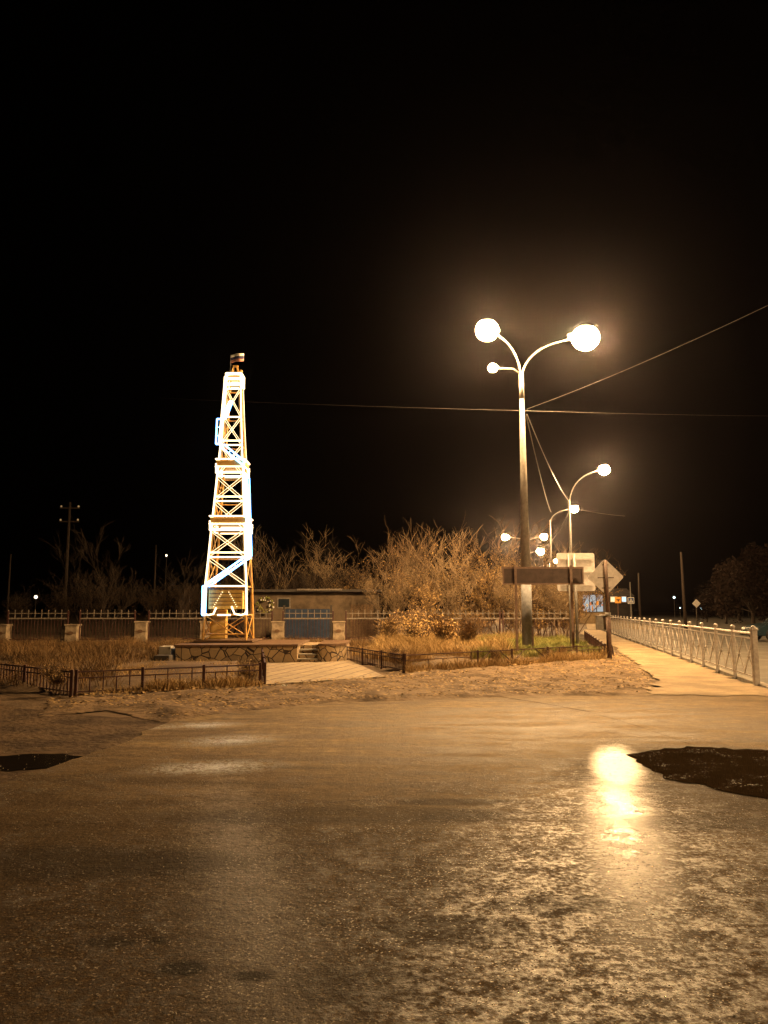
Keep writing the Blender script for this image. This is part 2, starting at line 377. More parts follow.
def edge_dist(p, poly):
    d = 1e9; n = len(poly); P = Vector((p[0], p[1]))
    for i in range(n):
        a = Vector(poly[i][:2]); b = Vector(poly[(i+1)%n][:2]); ab = b-a
        t = max(0, min(1, (P-a).dot(ab)/max(ab.length_squared, 1e-9))); d = min(d, (P-(a+ab*t)).length)
    return d
def mound(name, poly, step, h, rough, fs, m, rise=.35, base=0.0, dens=1):
    """uneven ground raised inside poly, falling back to base at its border"""
    xs = [p[0] for p in poly]; ys = [p[1] for p in poly]; V = {}; mb = MB()
    nx = int((max(xs)-min(xs))/step)+2; ny = int((max(ys)-min(ys))/step)+2; x0, y0 = min(xs)-step/2, min(ys)-step/2
    idx = {}; vs_ = []; fs_ = []
    def vid(i, j):
        if (i, j) in idx: return idx[(i, j)]
        x = x0+i*step; y = y0+j*step
        x += .35*step*noise.noise((x*3, y*3, 1.7)); y += .35*step*noise.noise((x*3, y*3, 9.1))
        ins = inside((x, y), poly); d = edge_dist((x, y), poly)*(1 if ins else -1)
        k = max(0.0, min(1.0, d/rise)); k = k*k*(3-2*k)
        nz = noise.fractal((x*fs, y*fs, 3.3), 1.0, 2.0, 5)
        z = base-.012+(h+.012)*k+rough*nz*k
        idx[(i, j)] = len(vs_); vs_.append((x, y, z)); return idx[(i, j)]
    for i in range(nx):
        for j in range(ny):
            if inside((x0+(i+.5)*step, y0+(j+.5)*step), poly):
                fs_.append((vid(i, j), vid(i+1, j), vid(i+1, j+1), vid(i, j+1)))
    mb.add(vs_, fs_); return tag(mb.build(name, m, smooth=True), kind='structure')

tag(MB().add([(-700,-300,-.03),(700,-300,-.03),(700,900,-.03),(-700,900,-.03)], [(0,1,2,3)]).build('ground', M['soil']), kind='structure')

g = lambda px, py: tuple(G(px, py))[:2]
# railing line
def rail_x(Y): return 7.4+.21*(Y-15.6)
# asphalt yard
edge = [g(0, 785), g(30, 772), g(62, 763), g(95, 751), g(130, 741), g(150, 728), g(175, 721), g(200, 716), g(250, 710), g(300, 704.5), g(350, 701), g(400, 699.5), g(460, 697.5), g(520, 695.5), g(590, 694.5), g(650, 693), g(700, 691.5), g(765, 690.5)]
jed = []
random.seed(3)
for i, p in enumerate(edge[:-1]):
    q = edge[i+1]
    for k in range(4):
        t = k/4; jed.append((p[0]+(q[0]-p[0])*t+random.uniform(-.05,.05), p[1]+(q[1]-p[1])*t+random.uniform(-.07,.07)))
jed.append(edge[-1])
yard = [(-9, -2), (-9, 3.0)]+[(-6.2, 4.4)]+jed+[(14, 14.2), (24, 14.0), (24, -30), (-9, -30)]
sheet('asphalt_yard', yard, .0, M['asphalt'], .03)
# track at the left and damp hollow
trk = [(-16,-5), (-16, 13.5), g(0, 703), g(60, 712), g(120, 716), g(200, 713), g(230, 712), (-1.5, 11.5), (-3, 6), (-6, 3), (-9, -5)]
sheet('dirt_track', trk, -.02, M['darkdirt'])
pc = G(38, 763); pts = []
for k in range(80):
    a = 2*PI*k/80; r = 1+.13*math.sin(3*a+1)+.08*math.sin(5*a)+.14*noise.noise((5*math.cos(a), 5*math.sin(a), 4))
    pts.append((pc.x-.05+.66*r*math.cos(a), pc.y+.15+.42*r*math.sin(a)))
sheet('dark_puddle', pts, -.014, M['water'])
# dark asphalt patch at right
pc = G(764, 772); pts = []
for k in range(90):
    a = 2*PI*k/90; r = 1+.05*math.sin(3*a+.5)+.04*math.sin(7*a+2)+.02*math.sin(13*a)+.10*noise.noise((8*math.cos(a), 8*math.sin(a), 2))
    pts.append((pc.x+1.08*r*math.cos(a), pc.y+1.22*r*math.sin(a)+.1))
sheet('dark_asphalt_patch', pts, .006, M['patch'])
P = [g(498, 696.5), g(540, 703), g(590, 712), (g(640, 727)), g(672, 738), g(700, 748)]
shadow_edge = []; bk = []
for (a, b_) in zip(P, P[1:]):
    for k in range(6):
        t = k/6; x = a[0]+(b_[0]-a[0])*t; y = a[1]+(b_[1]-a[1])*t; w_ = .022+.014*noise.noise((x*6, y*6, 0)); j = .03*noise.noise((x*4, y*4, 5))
        shadow_edge.append((x, y+j-w_)); bk.append((x, y+j+w_))
sheet('painted_shadow', shadow_edge+bk[::-1], .004, M['patch'])  # dark strip drawn in place of a cast shadow line
# verge
verge = [g(40, 716), g(110, 709), g(160, 722), g(200, 718), g(262, 711), g(330, 704), g(400, 702), g(520, 697.5), g(600, 696.5), g(652, 696), g(656, 680), g(636, 664), g(617, 654), g(606, 655), g(600, 658), g(560, 662), g(405, 672), g(387, 676), g(262, 686), g(72, 698), g(50, 700)]
mound('dirt_verge', verge, .10, .045, .07, 1.1, M['dirt'], .6)
# sidewalk
sw = [g(648, 695), g(700, 696), (rail_x(13.6)+1.2, 13.7), (rail_x(15.4)+1.2, 15.4)]+[(rail_x(Y)-.08, Y) for Y in (16, 20, 25, 30, 40, 50, 60)]+[(15.4, 60), (12.6, 50), (10.6, 40), (9.2, 31), g(616, 650), g(640, 665), g(655, 681)]
def ragged(poly, step, amp):
    out = []
    for i, a in enumerate(poly):
        a = Vector(a[:2]); b = Vector(poly[(i+1) % len(poly)][:2]); n = max(1, int((b-a).length/step)) if a.y < 30 else 1
        for k in range(n):
            p = a.lerp(b, k/n); out.append((p.x+amp*noise.noise((p.x*2.3, p.y*2.3, 1))*2, p.y+amp*noise.noise((p.x*2.3, p.y*2.3, 7))*2))
    return out
sheet('sidewalk', ragged(sw, .15, .14), .012, M['walk'])
# kerb under the railing, the road
mb = MB()
for Y in range(14, 62, 2):
    mb.bar((rail_x(Y)+.12, Y, -.01), (rail_x(Y+1.98)+.12, Y+1.98, -.01), .18, .12)
tag(mb.build('kerb', M['kerb']), kind='structure')
sheet('road', [(rail_x(10)+.25, 10), (60, 10), (110, 220), (70, 220), (rail_x(60)+.25, 60)], -.012, M['road'])
sheet('far_pavement', [(16.2, 62), (22, 60), (34, 110), (29, 112)], .0, M['walk'])
# lawns
lawnL = [g(-60, 690), g(0, 691), g(71, 695), g(150, 690.5), g(261, 685), g(263, 666), (-5.9, 22.4), (-6.2, 24), (-2, 26), (-.8, 23.6), (-.4, 25), (1, 36), (-8, 36), (-26, 33), (-26, 17)]
mound('dry_lawn', lawnL, .35, .10, .10, .35, M['soil'], .6)
lawnR = [g(346, 660), g(405, 671.5), g(480, 666.5), g(560, 661.5), g(605, 658), (7.7, 30), (9.1, 40), (9.6, 46), (-1, 46), (-.6, 30)]
mound('roadside_lawn', lawnR, .35, .14, .08, .35, M['soil'], .5)
# paving
pav = [g(262, 685.5), g(386, 677.5), g(346, 659.5), (-1.1, 23.4), (-3.4, 22.6), g(262, 663)]
sheet('paved_court', pav, .022, M['tile'], .05)

# ------------------------------------------------------------ grass and litter (stuff)
def grass(name, poly, n, h0, h1, m, seed, label, z=.08, lean=1.3, wid=.012, clump=True):
    rnd = random.Random(seed); xs = [p[0] for p in poly]; ys = [p[1] for p in poly]; V = []; Fc = []; c = 0; tries = 0
    while c < n and tries < n*8:
        tries += 1
        x = rnd.uniform(min(xs), max(xs)); y = rnd.uniform(min(ys), max(ys))
        if not inside((x, y), poly): continue
        if clump:
            d = noise.fractal((x*.9, y*.9, seed), 1, 2, 3)
            if d < rnd.uniform(-.6, .35): continue
            hs = .6+max(0, d+.3)
        else: hs = 1
        h = rnd.uniform(h0, h1)*hs; a = rnd.uniform(0, 2*PI); w = wid*rnd.uniform(.6, 1.4); b = rnd.uniform(0, 2*PI); l = h*lean*rnd.uniform(.1, 1)
        dx, dy = math.cos(a)*w/2, math.sin(a)*w/2; lx, ly = math.cos(b)*l, math.sin(b)*l; o = len(V)
        V += [(x-dx, y-dy, z), (x+dx, y+dy, z), (x+dx*.8+lx*.35, y+dy*.8+ly*.35, z+h*.6), (x-dx*.8+lx*.35, y-dy*.8+ly*.35, z+h*.6), (x+lx, y+ly, z+h)]
        Fc += [(o, o+1, o+2, o+3), (o+3, o+2, o+4)]; c += 1
    mb = MB(); mb.v = V; mb.f = Fc; mb.mi = [0]*len(Fc)
    return tag(mb.build(name, m), label, name.replace('_', ' '), kind='stuff')
gl = [g(-60, 690), g(0, 690), g(71, 694), g(120, 691), (-6.5, 18.5), (-6.35, 22.3), (-6.3, 25.2), (-3.6, 25.6), (-1.1, 24.6), (-.2, 33), (-8, 33), (-24, 32), (-24, 17)]
grass('dry_grass', gl, 46000, .10, .34, M['grassleft'], 5, 'tall dry straw grass on the lawn behind the left low fence')
grass('dry_grass', [g(125, 690), g(259, 684.5), g(259, 666), (-6.2, 21.7), (-6.4, 18.5)], 3500, .03, .13, M['grassdry'], 15, 'short sparse dry grass between the left low fence and the plinth', z=.06)
gr = [g(350, 659), g(405, 669), g(478, 664.5), (4.3, 24.4), (4.2, 31), (7.2, 36), (.0, 38), (-.3, 28)]
grass('dry_grass', gr, 40000, .12, .38, M['grassdry'], 6, 'tall dry brown grass and weeds behind the middle low fence', z=.1)
gg = [g(470, 665), g(560, 660.5), g(604, 657), (7.5, 30), (8.3, 36), (4.2, 36), (3.6, 26)]
grass('green_grass', gg, 30000, .08, .26, M['grassgreen'], 7, 'short green grass around the big lamp post and sign posts', z=.12, wid=.016)
ge_ = [g(75, 697), g(262, 687.5), g(262, 684), g(72, 694)]
grass('dry_grass', ge_, 2200, .06, .2, M['grassdry'], 8, 'sparse dry grass fringe at the foot of the left low fence', z=.02)
ge_ = [g(405, 674.5), g(520, 667), g(606, 660.5), g(604, 657.5), g(520, 664), g(405, 671)]
grass('dry_grass', ge_, 5000, .05, .26, M['grassdry'], 9, 'straw coloured grass fringe along the foot of the long middle low fence', z=.02)
# straw and leaf litter on the verge and pebbles in the yard
def scatter(name, poly, n, s0, s1, m, seed, label, cat, z=.05, flat=True):
    rnd = random.Random(seed); xs = [p[0] for p in poly]; ys = [p[1] for p in poly]; mb = MB(); c = 0
    while c < n:
        x = rnd.uniform(min(xs), max(xs)); y = rnd.uniform(min(ys), max(ys))
        if not inside((x, y), poly): continue
        if noise.noise((x*1.3, y*1.3, seed*1.1)) < rnd.uniform(-.7, .3): c += .1; continue
        s = rnd.uniform(s0, s1); a = rnd.uniform(0, 2*PI)
        if flat:
            ca, sa = math.cos(a)*s, math.sin(a)*s; t = rnd.uniform(-.5, .6)*s
            mb.add([(x-ca, y-sa, z+.004), (x+sa*.5, y-ca*.5, z+.01+abs(t)*.5), (x+ca, y+sa, z+.006+abs(t)), (x-sa*.5, y+ca*.5, z+.008)], [(0,1,2,3)])
        else:
            P = [(x+s*math.cos(k*2*PI/5+a)*rnd.uniform(.7,1.1), y+s*math.sin(k*2*PI/5+a)*rnd.uniform(.7,1.1), z-.002) for k in range(5)]
            P += [((p[0]+x)/2, (p[1]+y)/2, z+s*rnd.uniform(.5,.9)) for p in P]
            mb.add(P, [(k, (k+1)%5, (k+1)%5+5, k+5) for k in range(5)]+[(5,6,7,8,9)])
        c += 1
    return tag(mb.build(name, m), label, cat, kind='stuff')
scatter('fallen_leaves', verge, 5500, .015, .05, M['grassdry'], 11, 'dry leaves and straw scattered over the dirt verge', 'leaf litter', z=.055)
scatter('pebbles', [(-3, 2.6), (-4.5, 9), (8, 12), (10, 9), (5, 2.4)], 2200, .003, .007, M['kerb'], 12, 'small grit and pebbles strewn over the wet yard', 'gravel', z=.0, flat=False)

# ------------------------------------------------------------ street lamps
def bez(p0, p1, p2, n=10):
    p0, p1, p2 = Vector(p0), Vector(p1), Vector(p2)
    return [(1-t)**2*p0+2*t*(1-t)*p1+t*t*p2 for t in [i/n for i in range(n+1)]]
def lamp_head(parent, end, direction, r=.30, name='lamp_head', em=None):
    d = Vector(direction).normalized(); c = Vector(end)+d*r*.7; a = math.atan2(d.y, d.x)
    h = MB(); h.ball((0,0,r*.5), r*.85, r*.75, r*.62, 18, 6, .35, 1.0); h.box((-r*1.25, 0, r*.16), (r*.5, r*.4, r*.3))
    ho = h.build(name, M['lamphead'], parent, smooth=True); ho.location = c+Vector((0,0,.02)); ho.rotation_euler = (0,0,a)
    b = MB(); b.ball((0,0,0), r*1.12, r*1.05, r*1.05, 24, 12, -1.0, .93)
    bo = b.build('lamp_glass', em or E['lamp'], ho, smooth=True); bo.location = (0,0,-.02)
    return ho
def street_lamp(name, label, base, top, arms, rb, rt, group, lowpaint=False, brk=None, glass=.3):
    root = thing(name, label, 'street lamp', base, 0, group); H = top
    if lowpaint:
        MB().tube([(0,0,-.1), (0,0,2.9)], [rb, rb*.96], 20).build('pole_base', M['polelo'], root, smooth=True)
        MB().tube([(0,0,2.9), (0,0,H)], [rb*.90, rt], 16).build('pole', M['pole'], root, smooth=True)
        MB().tube([(0,0,H-1.0), (0,0,H-.1)], [rt*1.25, rt*1.15], 14).build('sleeve', M['galv'], root, smooth=True)
    else:
        MB().tube([(0,0,-.1), (0,0,H)], [rb, rt], 12).build('pole', M['galv'], root, smooth=True)
    for ai, (dx, dy, dz) in enumerate(arms):
        st = (0, 0, H-.25)
        path = bez(st, (dx*.08, dy*.08, H+dz*.82), (dx, dy, H+dz), 12)
        ar = MB().tube(path, [.034]*len(path), 8).build('arm', M['galv'], root, smooth=True)
        lamp_head(root, (dx, dy, H+dz), (dx, dy, dz*.1), glass*(1.2 if lowpaint and ai == 0 else 1))
    if brk:
        dx, dy, z, r = brk
        MB().tube([(0,0,z-.25), (dx*.25, dy*.25, z-.03), (dx*.8, dy*.8, z)], .028, 6).build('bracket', M['galv'], root, smooth=True)
        lamp_head(root, (dx*.8, dy*.8, z), (dx, dy, 0), r, em=E['lampsm'])
    return root
GRP = 'street lamps along the road'
p1 = Vector((X_at(527.5, 645, 27), 27, 0)); l1 = at(585, 341, 27); l2 = at(487, 335, 26.3)
top1 = Z_at(372, 27)
street_lamp('street_lamp', 'tall double armed street lamp with thick grey base, standing in the green grass', p1, top1,
            [(l1.x-p1.x-.28, 0, l1.z-top1+.1), (l2.x-p1.x+.2, -.7, l2.z-top1+.1)], .185, .072, GRP, True, ((at(494, 368, 27).x-p1.x+.06)/.8, 0, Z_at(368, 27), .15), .36)
p2 = Vector((X_at(571, 560, 54), 54, 0)); l = at(605, 470, 54)
street_lamp('street_lamp', 'second street lamp with one curved arm to the right, rising behind the large pale sign', p2, Z_at(500, 54), [(l.x-p2.x-.3, 0, l.z-Z_at(500, 54))], .13, .07, GRP, glass=.34)
p3 = Vector((X_at(551, 560, 78), 78, 0)); l = at(575, 509, 78)
street_lamp('street_lamp', 'thin street lamp with right hand arm, between thick lamp post and second lamp', p3, Z_at(520, 78), [(l.x-p3.x-.3, 0, l.z-Z_at(520, 78))], .13, .07, GRP, glass=.34)
p4 = Vector((X_at(528, 560, 101), 101, 0)); t4 = Z_at(541, 101)
street_lamp('street_lamp', 'double armed street lamp hidden behind the thick lamp post, lights showing either side', p4, t4, [(at(544, 535, 101).x-p4.x-.3, 0, .55), (at(505, 537, 101).x-p4.x+.3, 0, .5)], .13, .07, GRP, glass=.40)
p5 = Vector((X_at(527, 560, 128), 128, 0)); t5 = Z_at(555, 128)
street_lamp('street_lamp', 'far street lamp whose light shows just above the dark board, left of the curved wire', p5, t5, [(at(540, 550, 128).x-p5.x-.3, 0, .6)], .13, .07, GRP, glass=.55)
p6 = Vector((X_at(549, 560, 155), 155, 0)); t6 = Z_at(564, 155)
street_lamp('street_lamp', 'farthest street lamp, the smallest light just above the dark board beside the pale sign', p6, t6, [(at(556, 560, 155).x-p6.x-.3, 0, .6)], .13, .07, GRP, glass=.40)
# a lamp across the road, right of the frame: it lights the sign backs and the railing
street_lamp('street_lamp', 'street lamp across the road, beyond the right edge of the photo', (19.5, 7.5, 0), 10.2, [(-2.4, .3, .9)], .2, .085, GRP, glass=.42)

# ------------------------------------------------------------ wires
def wire(name, a, b, sag, r, m, label, grp=None, n=24):
    a = Vector(a); b = Vector(b); P = []
    for i in range(n+1):
        t = i/n; p = a.lerp(b, t); p.z -= sag*4*t*(1-t); P.append(p)
    mb = MB(); mb.tube(P, r, 5)
    return tag(mb.build(name, m), label, 'cable', grp)
att = at(527, 409, 27)
ttag = wire('overhead_cable', att, at(800, 290, 17), .12, .0055, M['wire'], 'bright cable climbing from the double lamp post to the upper right edge')
wire('overhead_cable', at(160, 398, 45), att+Vector((0,.25,.0)), .05, .005, M['darkwire'], 'faint thin cable running level across the sky left of the double lamp post')
wire('overhead_cable', att+Vector((0,.25,0)), at(800, 416, 45), .05, .005, M['darkwire'], 'faint thin cable running level across the sky right of the double lamp post')
wire('overhead_cable', att+Vector((0,0,-.2)), at(569, 501, 54), .35, .016, M['wire'], 'thick cable slanting down from the double lamp post to the second lamp')
wire('overhead_cable', att+Vector((-.03,0,-.25)), at(551, 512, 78), .4, .02, M['darkwire'], 'thin cable slanting down from the double lamp post to the third lamp')
wire('overhead_cable', at(569, 512, 54), at(540, 546, 120), .9, .022, M['darkwire'], 'slack cable curving from the second lamp down to the far lights')
wire('overhead_cable', at(577, 509, 77), at(625, 516, 90), .1, .02, M['darkwire'], 'short faint cable running right from the third lamp')

# ------------------------------------------------------------ derrick monument
YT = 24.0
ZB = .56
tc_ = Vector((X_at(228.8, 630, YT), YT, 0))
der = thing('derrick_model', 'yellow lattice oil derrick model outlined in glowing white tubes, on the stone plinth', 'monument', (tc_.x, YT, 0))
lv = [(641, 205.5, 253.5), (615, 206.5, 252.6), (586, 208.5, 252), (557, 211.5, 250.5), (529, 213.5, 248.8), (520, 214.3, 248.2), (501, 216, 246.8), (476, 218, 245.2), (463, 219, 244.2), (445, 220.6, 242.8), (417, 222.8, 241), (389, 224.8, 239.6), (377, 225.4, 239.2)]
levels = []
for (py, xl, xr) in lv:
    w = (xr-xl)/2/F*23.6
    w = w*1.0; z = Z_at(py, YT-w); levels.append((z, w*.88))
levels[0] = (ZB, levels[0][1])
def wz(z):
    for (z0, w0), (z1, w1) in zip(levels, levels[1:]):
        if z <= z1: return w0+(w1-w0)*max(0, (z-z0)/(z1-z0))
    return levels[-1][1]
ztop = levels[-1][0]
for sx in (-1, 1):
    for sy in (-1, 1):
        MB().tube([(sx*w, sy*w, z) for z, w in levels], .042, 6).build('leg', M['yellow'], der)
        MB().box((sx*levels[0][1], sy*levels[0][1], ZB+.02), (.2,.2,.05)).build('foot_plate', M['rust'], der)
faces = [((-1,-1),(1,-1)), ((1,-1),(1,1)), ((1,1),(-1,1)), ((-1,1),(-1,-1))]
tiers = [0, 1, 2, 3, 4, 6, 7, 9, 10, 11]
def cz(i): return levels[i]
for a, b in zip(tiers, tiers[1:]):
    z0, w0 = levels[a]; z1, w1 = levels[b]
    for fi, (p, q) in enumerate(faces):
        mb = MB(); led = MB(); off = .05
        A0 = Vector((p[0]*w0, p[1]*w0, z0)); B0 = Vector((q[0]*w0, q[1]*w0, z0)); A1 = Vector((p[0]*w1, p[1]*w1, z1)); B1 = Vector((q[0]*w1, q[1]*w1, z1))
        if a != 1 and not (fi == 2 and a > 1):
            mb.tube([A0, B1], .016, 5); mb.tube([B0, A1], .016, 5)
        mb.tube([A1, B1], .022, 5)
        mb.build('cross_brace', M['yellow'], der)
        nrm = Vector(((p[0]+q[0])/2, (p[1]+q[1])/2, 0))*off
        if fi == 0 and a >= 2:
            h = Vector((0,0,.04))
            for s in (-1, 1):
                led.tube([A0+nrm+h*s*1.2+Vector((0,0,.06)), B1+nrm+h*s*1.2-Vector((0,0,.06))], .0065, 4)
                led.tube([B0+nrm+h*s*1.2+Vector((0,0,.06)), A1+nrm+h*s*1.2-Vector((0,0,.06))], .0065, 4)
            led.build('brace_light', E['ledwarm'], der)
        if fi == 0 and a >= 1:
            l2_ = MB(); l2_.tube([A1+nrm, B1+nrm], .022, 6)
            if b in (6, 9, 3): l2_.tube([A1+nrm+Vector((0,0,.14)), B1+nrm+Vector((0,0,.14))], .024, 6)
            l2_.build('level_light', E['ledwarm'], der)
# leg lights
def led_leg(sx, i0, i1, name='leg_light', r=.032, em='ledwarm', out=.035, sy=-1):
    P = [(sx*(w+out), sy*(w+out), z) for z, w in levels[i0:i1+1]]
    MB().tube(P, r, 6).build(name, E[em], der)
led_leg(-1, 1, 12); led_leg(1, 1, 7); led_leg(1, 7, 12, r=.026); led_leg(1, 3, 12, r=.018, sy=1, out=.03)
led_leg(1, 3, 7, em='ledcool', r=.035, out=.12)
led_leg(-1, 9, 12, em='ledwarm', r=.05, out=.07)
# platforms with glowing rims
def platform(i, over, thick, crown=False):
    z, w = levels[i]; W = w+over
    MB().box((0,0,z), (2*W, 2*W, thick)).build('platform', M['yellow'], der, bevel=.01)
    rim = MB()
    for dz in ((-thick*.5-.035), (thick*.5+.035)):
        for (p, q) in faces:
            rim.tube([(p[0]*(W+.02), p[1]*(W+.02), z+dz), (q[0]*(W+.02), q[1]*(W+.02), z+dz)], .022, 6)
    rim.build('rim_light', E['ledwarm'], der)
    post = MB()
    for (p, q) in faces:
        post.tube([(p[0]*W, p[1]*W, z-.30), (q[0]*W, q[1]*W, z-.30)], .034, 6)
        post.tube([(p[0]*(W+.01), p[1]*(W+.01), z-.02), (p[0]*W, p[1]*W, z-.30)], .026, 6)
    post.build('skirt_light', E['ledwarm'], der)
platform(5, .09, .17); platform(8, .09, .17)
# crown
z, w = ztop, levels[-1][1]
MB().box((0,0,z+.0), (2*w+.06, 2*w+.06, .07)).build('crown_platform', M['yellow'], der)
cr = MB()
for zz in (z-.24, z-.06, z+.10):
    W = w+.05
    for (p, q) in faces: cr.tube([(p[0]*W, p[1]*W, zz), (q[0]*W, q[1]*W, zz)], .045, 6)
    cr.build
for (p, q) in faces: cr.tube([(p[0]*W, p[1]*W, z-.24), (p[0]*W, p[1]*W, z+.1)], .04, 6)
cr.build('crown_light', E['ledwarm'], der)
af = MB()
for sx in (-1, 1):
    for sy in (-1, 1): af.tube([(sx*.13, sy*.13, z), (sx*.06, sy*.05, z+.42)], .022, 5)
af.tube([(-.09,0,z+.42), (.09,0,z+.42)], .035, 6); af.ball((.2,-.1,z+.22), .06, n=8, m=5)
af.build('crown_block', M['yellow'], der)
MB().tube([(-.16,0,z+.05), (-.16,0,z+.80)], .010, 5).build('flag_pole', M['galv'], der)
for k, mm in enumerate(('flagw', 'flagb', 'flagr')):
    fl = MB(); P = []; n = 8
    for j in (0, 1):
        for i in range(n+1):
            t = i/n; P.append((-.16+t*.42, .05*math.sin(t*7+.4), z+.80-.09*(k+j)+.08*t+.02*math.sin(t*6)))
    fl.add(P, [(i, i+1, n+2+i, n+1+i) for i in range(n)]); o = fl.build('flag_stripe', M[mm], der, smooth=True)
    so = o.modifiers.new('solid', 'SOLIDIFY'); so.thickness = .004
# glowing stairs zigzag (double tubes with rungs)
def stair(p, q, wd, name='stair_light', em='ledcool', rungs=True, r=.026):
    mb = MB(); p = Vector(p); q = Vector(q); d = (q-p).normalized(); s = d.cross(Vector((0,1,0))).normalized()*wd/2
    mb.tube([p+s, q+s], r, 6); mb.tube([p-s, q-s], r, 6); mb.tube([p+s, p-s], r, 6); mb.tube([q+s, q-s], r, 6)
    if rungs:
        n = int((q-p).length/.22)
        for i in range(1, n): c = p.lerp(q, i/n); mb.tube([c+s, c-s], r*.5, 4)
    mb.build(name, E[em], der)
    return
def fp(px, py, out=.14):
    Y = YT-wz(Z_at(py, YT-.5))-out; a = at(px, py, Y); return Vector((a.x-tc_.x, Y-YT, a.z))
stair(fp(231, 402), fp(224.5, 418), .09); stair(fp(219.5, 419), fp(218.3, 444), .15)
stair(fp(223, 446), fp(243.5, 463), .12); stair(fp(248.2, 478), fp(250.6, 556), .07, r=.018)
stair(fp(249, 556), fp(208, 585), .11); stair(fp(204.3, 586), fp(203.5, 615), .10, r=.022)
# operator cabin with ramp lights
cb = MB(); z0 = Z_at(609, YT); z1 = Z_at(590, YT); cb.box((0, -.16, (z0+z1)/2), (1.02, .9, z1-z0)); cab = cb.build('cabin', M['cabin'], der)
pl = MB()
for k in range(1, 5): pl.box((0, -.615, z0+(z1-z0)*k/5), (.98, .02, .018))
pl.build('plank_joint', M['brown'], cab)
MB().box((0,-.14,z1+.02), (1.1,1.0,.05)).build('cabin_roof', M['brown'], cab)
for s in (-1, 1):
    mb = MB()
    for i in range(8):
        t = i/7; mb.box((s*(.10+.25*t), -.635, z1-.08-(z1-z0-.15)*t), (.018,.015,.018))
    mb.build('lamp_string', E['ledwarm'], cab)
lo = MB(); zz = Z_at(615, YT-.8); w_ = wz(zz)+.03
def arc(pts): lo.tube(pts, .026, 6)
arc([(-w_, -w_-.03, zz+.12), (-w_+.05, -w_-.03, zz+.03), (-w_+.16, -w_-.03, zz), (-.34, -w_-.03, zz+.03), (-.26, -w_-.03, zz+.22)])
arc([(w_, -w_-.03, zz+.12), (w_-.05, -w_-.03, zz+.03), (w_-.16, -w_-.03, zz), (.30, -w_-.03, zz+.03), (.20, -w_-.03, zz+.26)])
arc([(-.22, -w_-.03, zz), (.18, -w_-.03, zz)])
lo.build('base_light', E['ledwarm'], der)
MB().tube([(-levels[0][1], -levels[0][1], ZB+.22), (levels[0][1], -levels[0][1], ZB+.22)], .03, 6).build('base_rail', M['yellow'], der)
MB().box((0,.1,ZB+.015), (1.75,1.9,.05)).build('base_plate', M['brown'], der)
MB().box((-.42,.5,ZB+.5), (.5,.3,.9)).build('control_box', M['cabin'], der, bevel=.01)

# ------------------------------------------------------------ stone plinth with steps
pl_ = thing('stone_plinth', 'low plinth faced in irregular brown stone carrying the derrick, with steps at its right', 'plinth')
xa = X_at(175.6, 655, 22.0); xb = X_at(297, 655, 22.3); xc = X_at(318, 655, 22.6); xd = X_at(346, 655, 23.0)
ph = .47
MB().prism([(xa, 22.0), (xb, 22.3), (xb, 25.6), (xa, 25.6)], -.05, ph).build('left_wall', M['stone'], pl_)['label'] = 'long stone faced wall under the derrick'
wc = []
for k in range(7):
    a = k/6; wc.append((xc+(xd-xc)*a, 22.55-.25*math.sin(a*PI)+.55*a))
MB().prism(wc+[(xd, 25.2), (xc, 25.2)], -.05, ph).build('right_wall', M['stone'], pl_)['label'] = 'short curved stone wall right of the steps'
MB().prism([(xb+.003, 23.15), (xc-.003, 23.15), (xc-.003, 25.2), (xb+.003, 25.2)], -.05, ph-.003).build('platform', M['stone'], pl_)
for k, (y0, zt) in enumerate(((22.35, .12), (22.62, .24), (22.89, .36))):
    st = MB().prism([(xb+.003, y0), (xc-.003, y0), (xc-.003, y0+.268), (xb+.003, y0+.268)], -.05, zt-.04).build('step', M['stone'], pl_)
    MB().prism([(xb+.004, y0-.02), (xc-.004, y0-.02), (xc-.004, y0+.266), (xb+.004, y0+.266)], zt-.04, zt).build('tread', M['kerb'], st)
MB().prism([(xa-.05, 21.93), (xb+.03, 22.23), (xb+.03, 25.7), (xa-.05, 25.7)], ph, ph+.06).build('coping', M['brown'], pl_, bevel=.01)
MB().prism([(p[0], p[1]-.05) for p in wc]+[(xd+.04, 25.3), (xc-.03, 25.3)], ph, ph+.06).build('coping', M['brown'], pl_)
cblk = at(166, 652, 22.2)
mb = MB(); mb.box((0,0,.24), (.34,.5,.48)); o = mb.build('concrete_block', M['kerb'], None, bevel=.02); o.location = (cblk.x+.0, 22.3, 0)
tag(o, 'pale concrete block standing against the left end of the stone plinth', 'block')
mb = MB(); mb.box((0,0,.13), (.42,.5,.26)); o = mb.build('concrete_block', M['dark'], None, bevel=.02); o.location = (X_at(163, 655, 21.6), 21.7, 0)
tag(o, 'low dark step block in front of the pale concrete block', 'block')

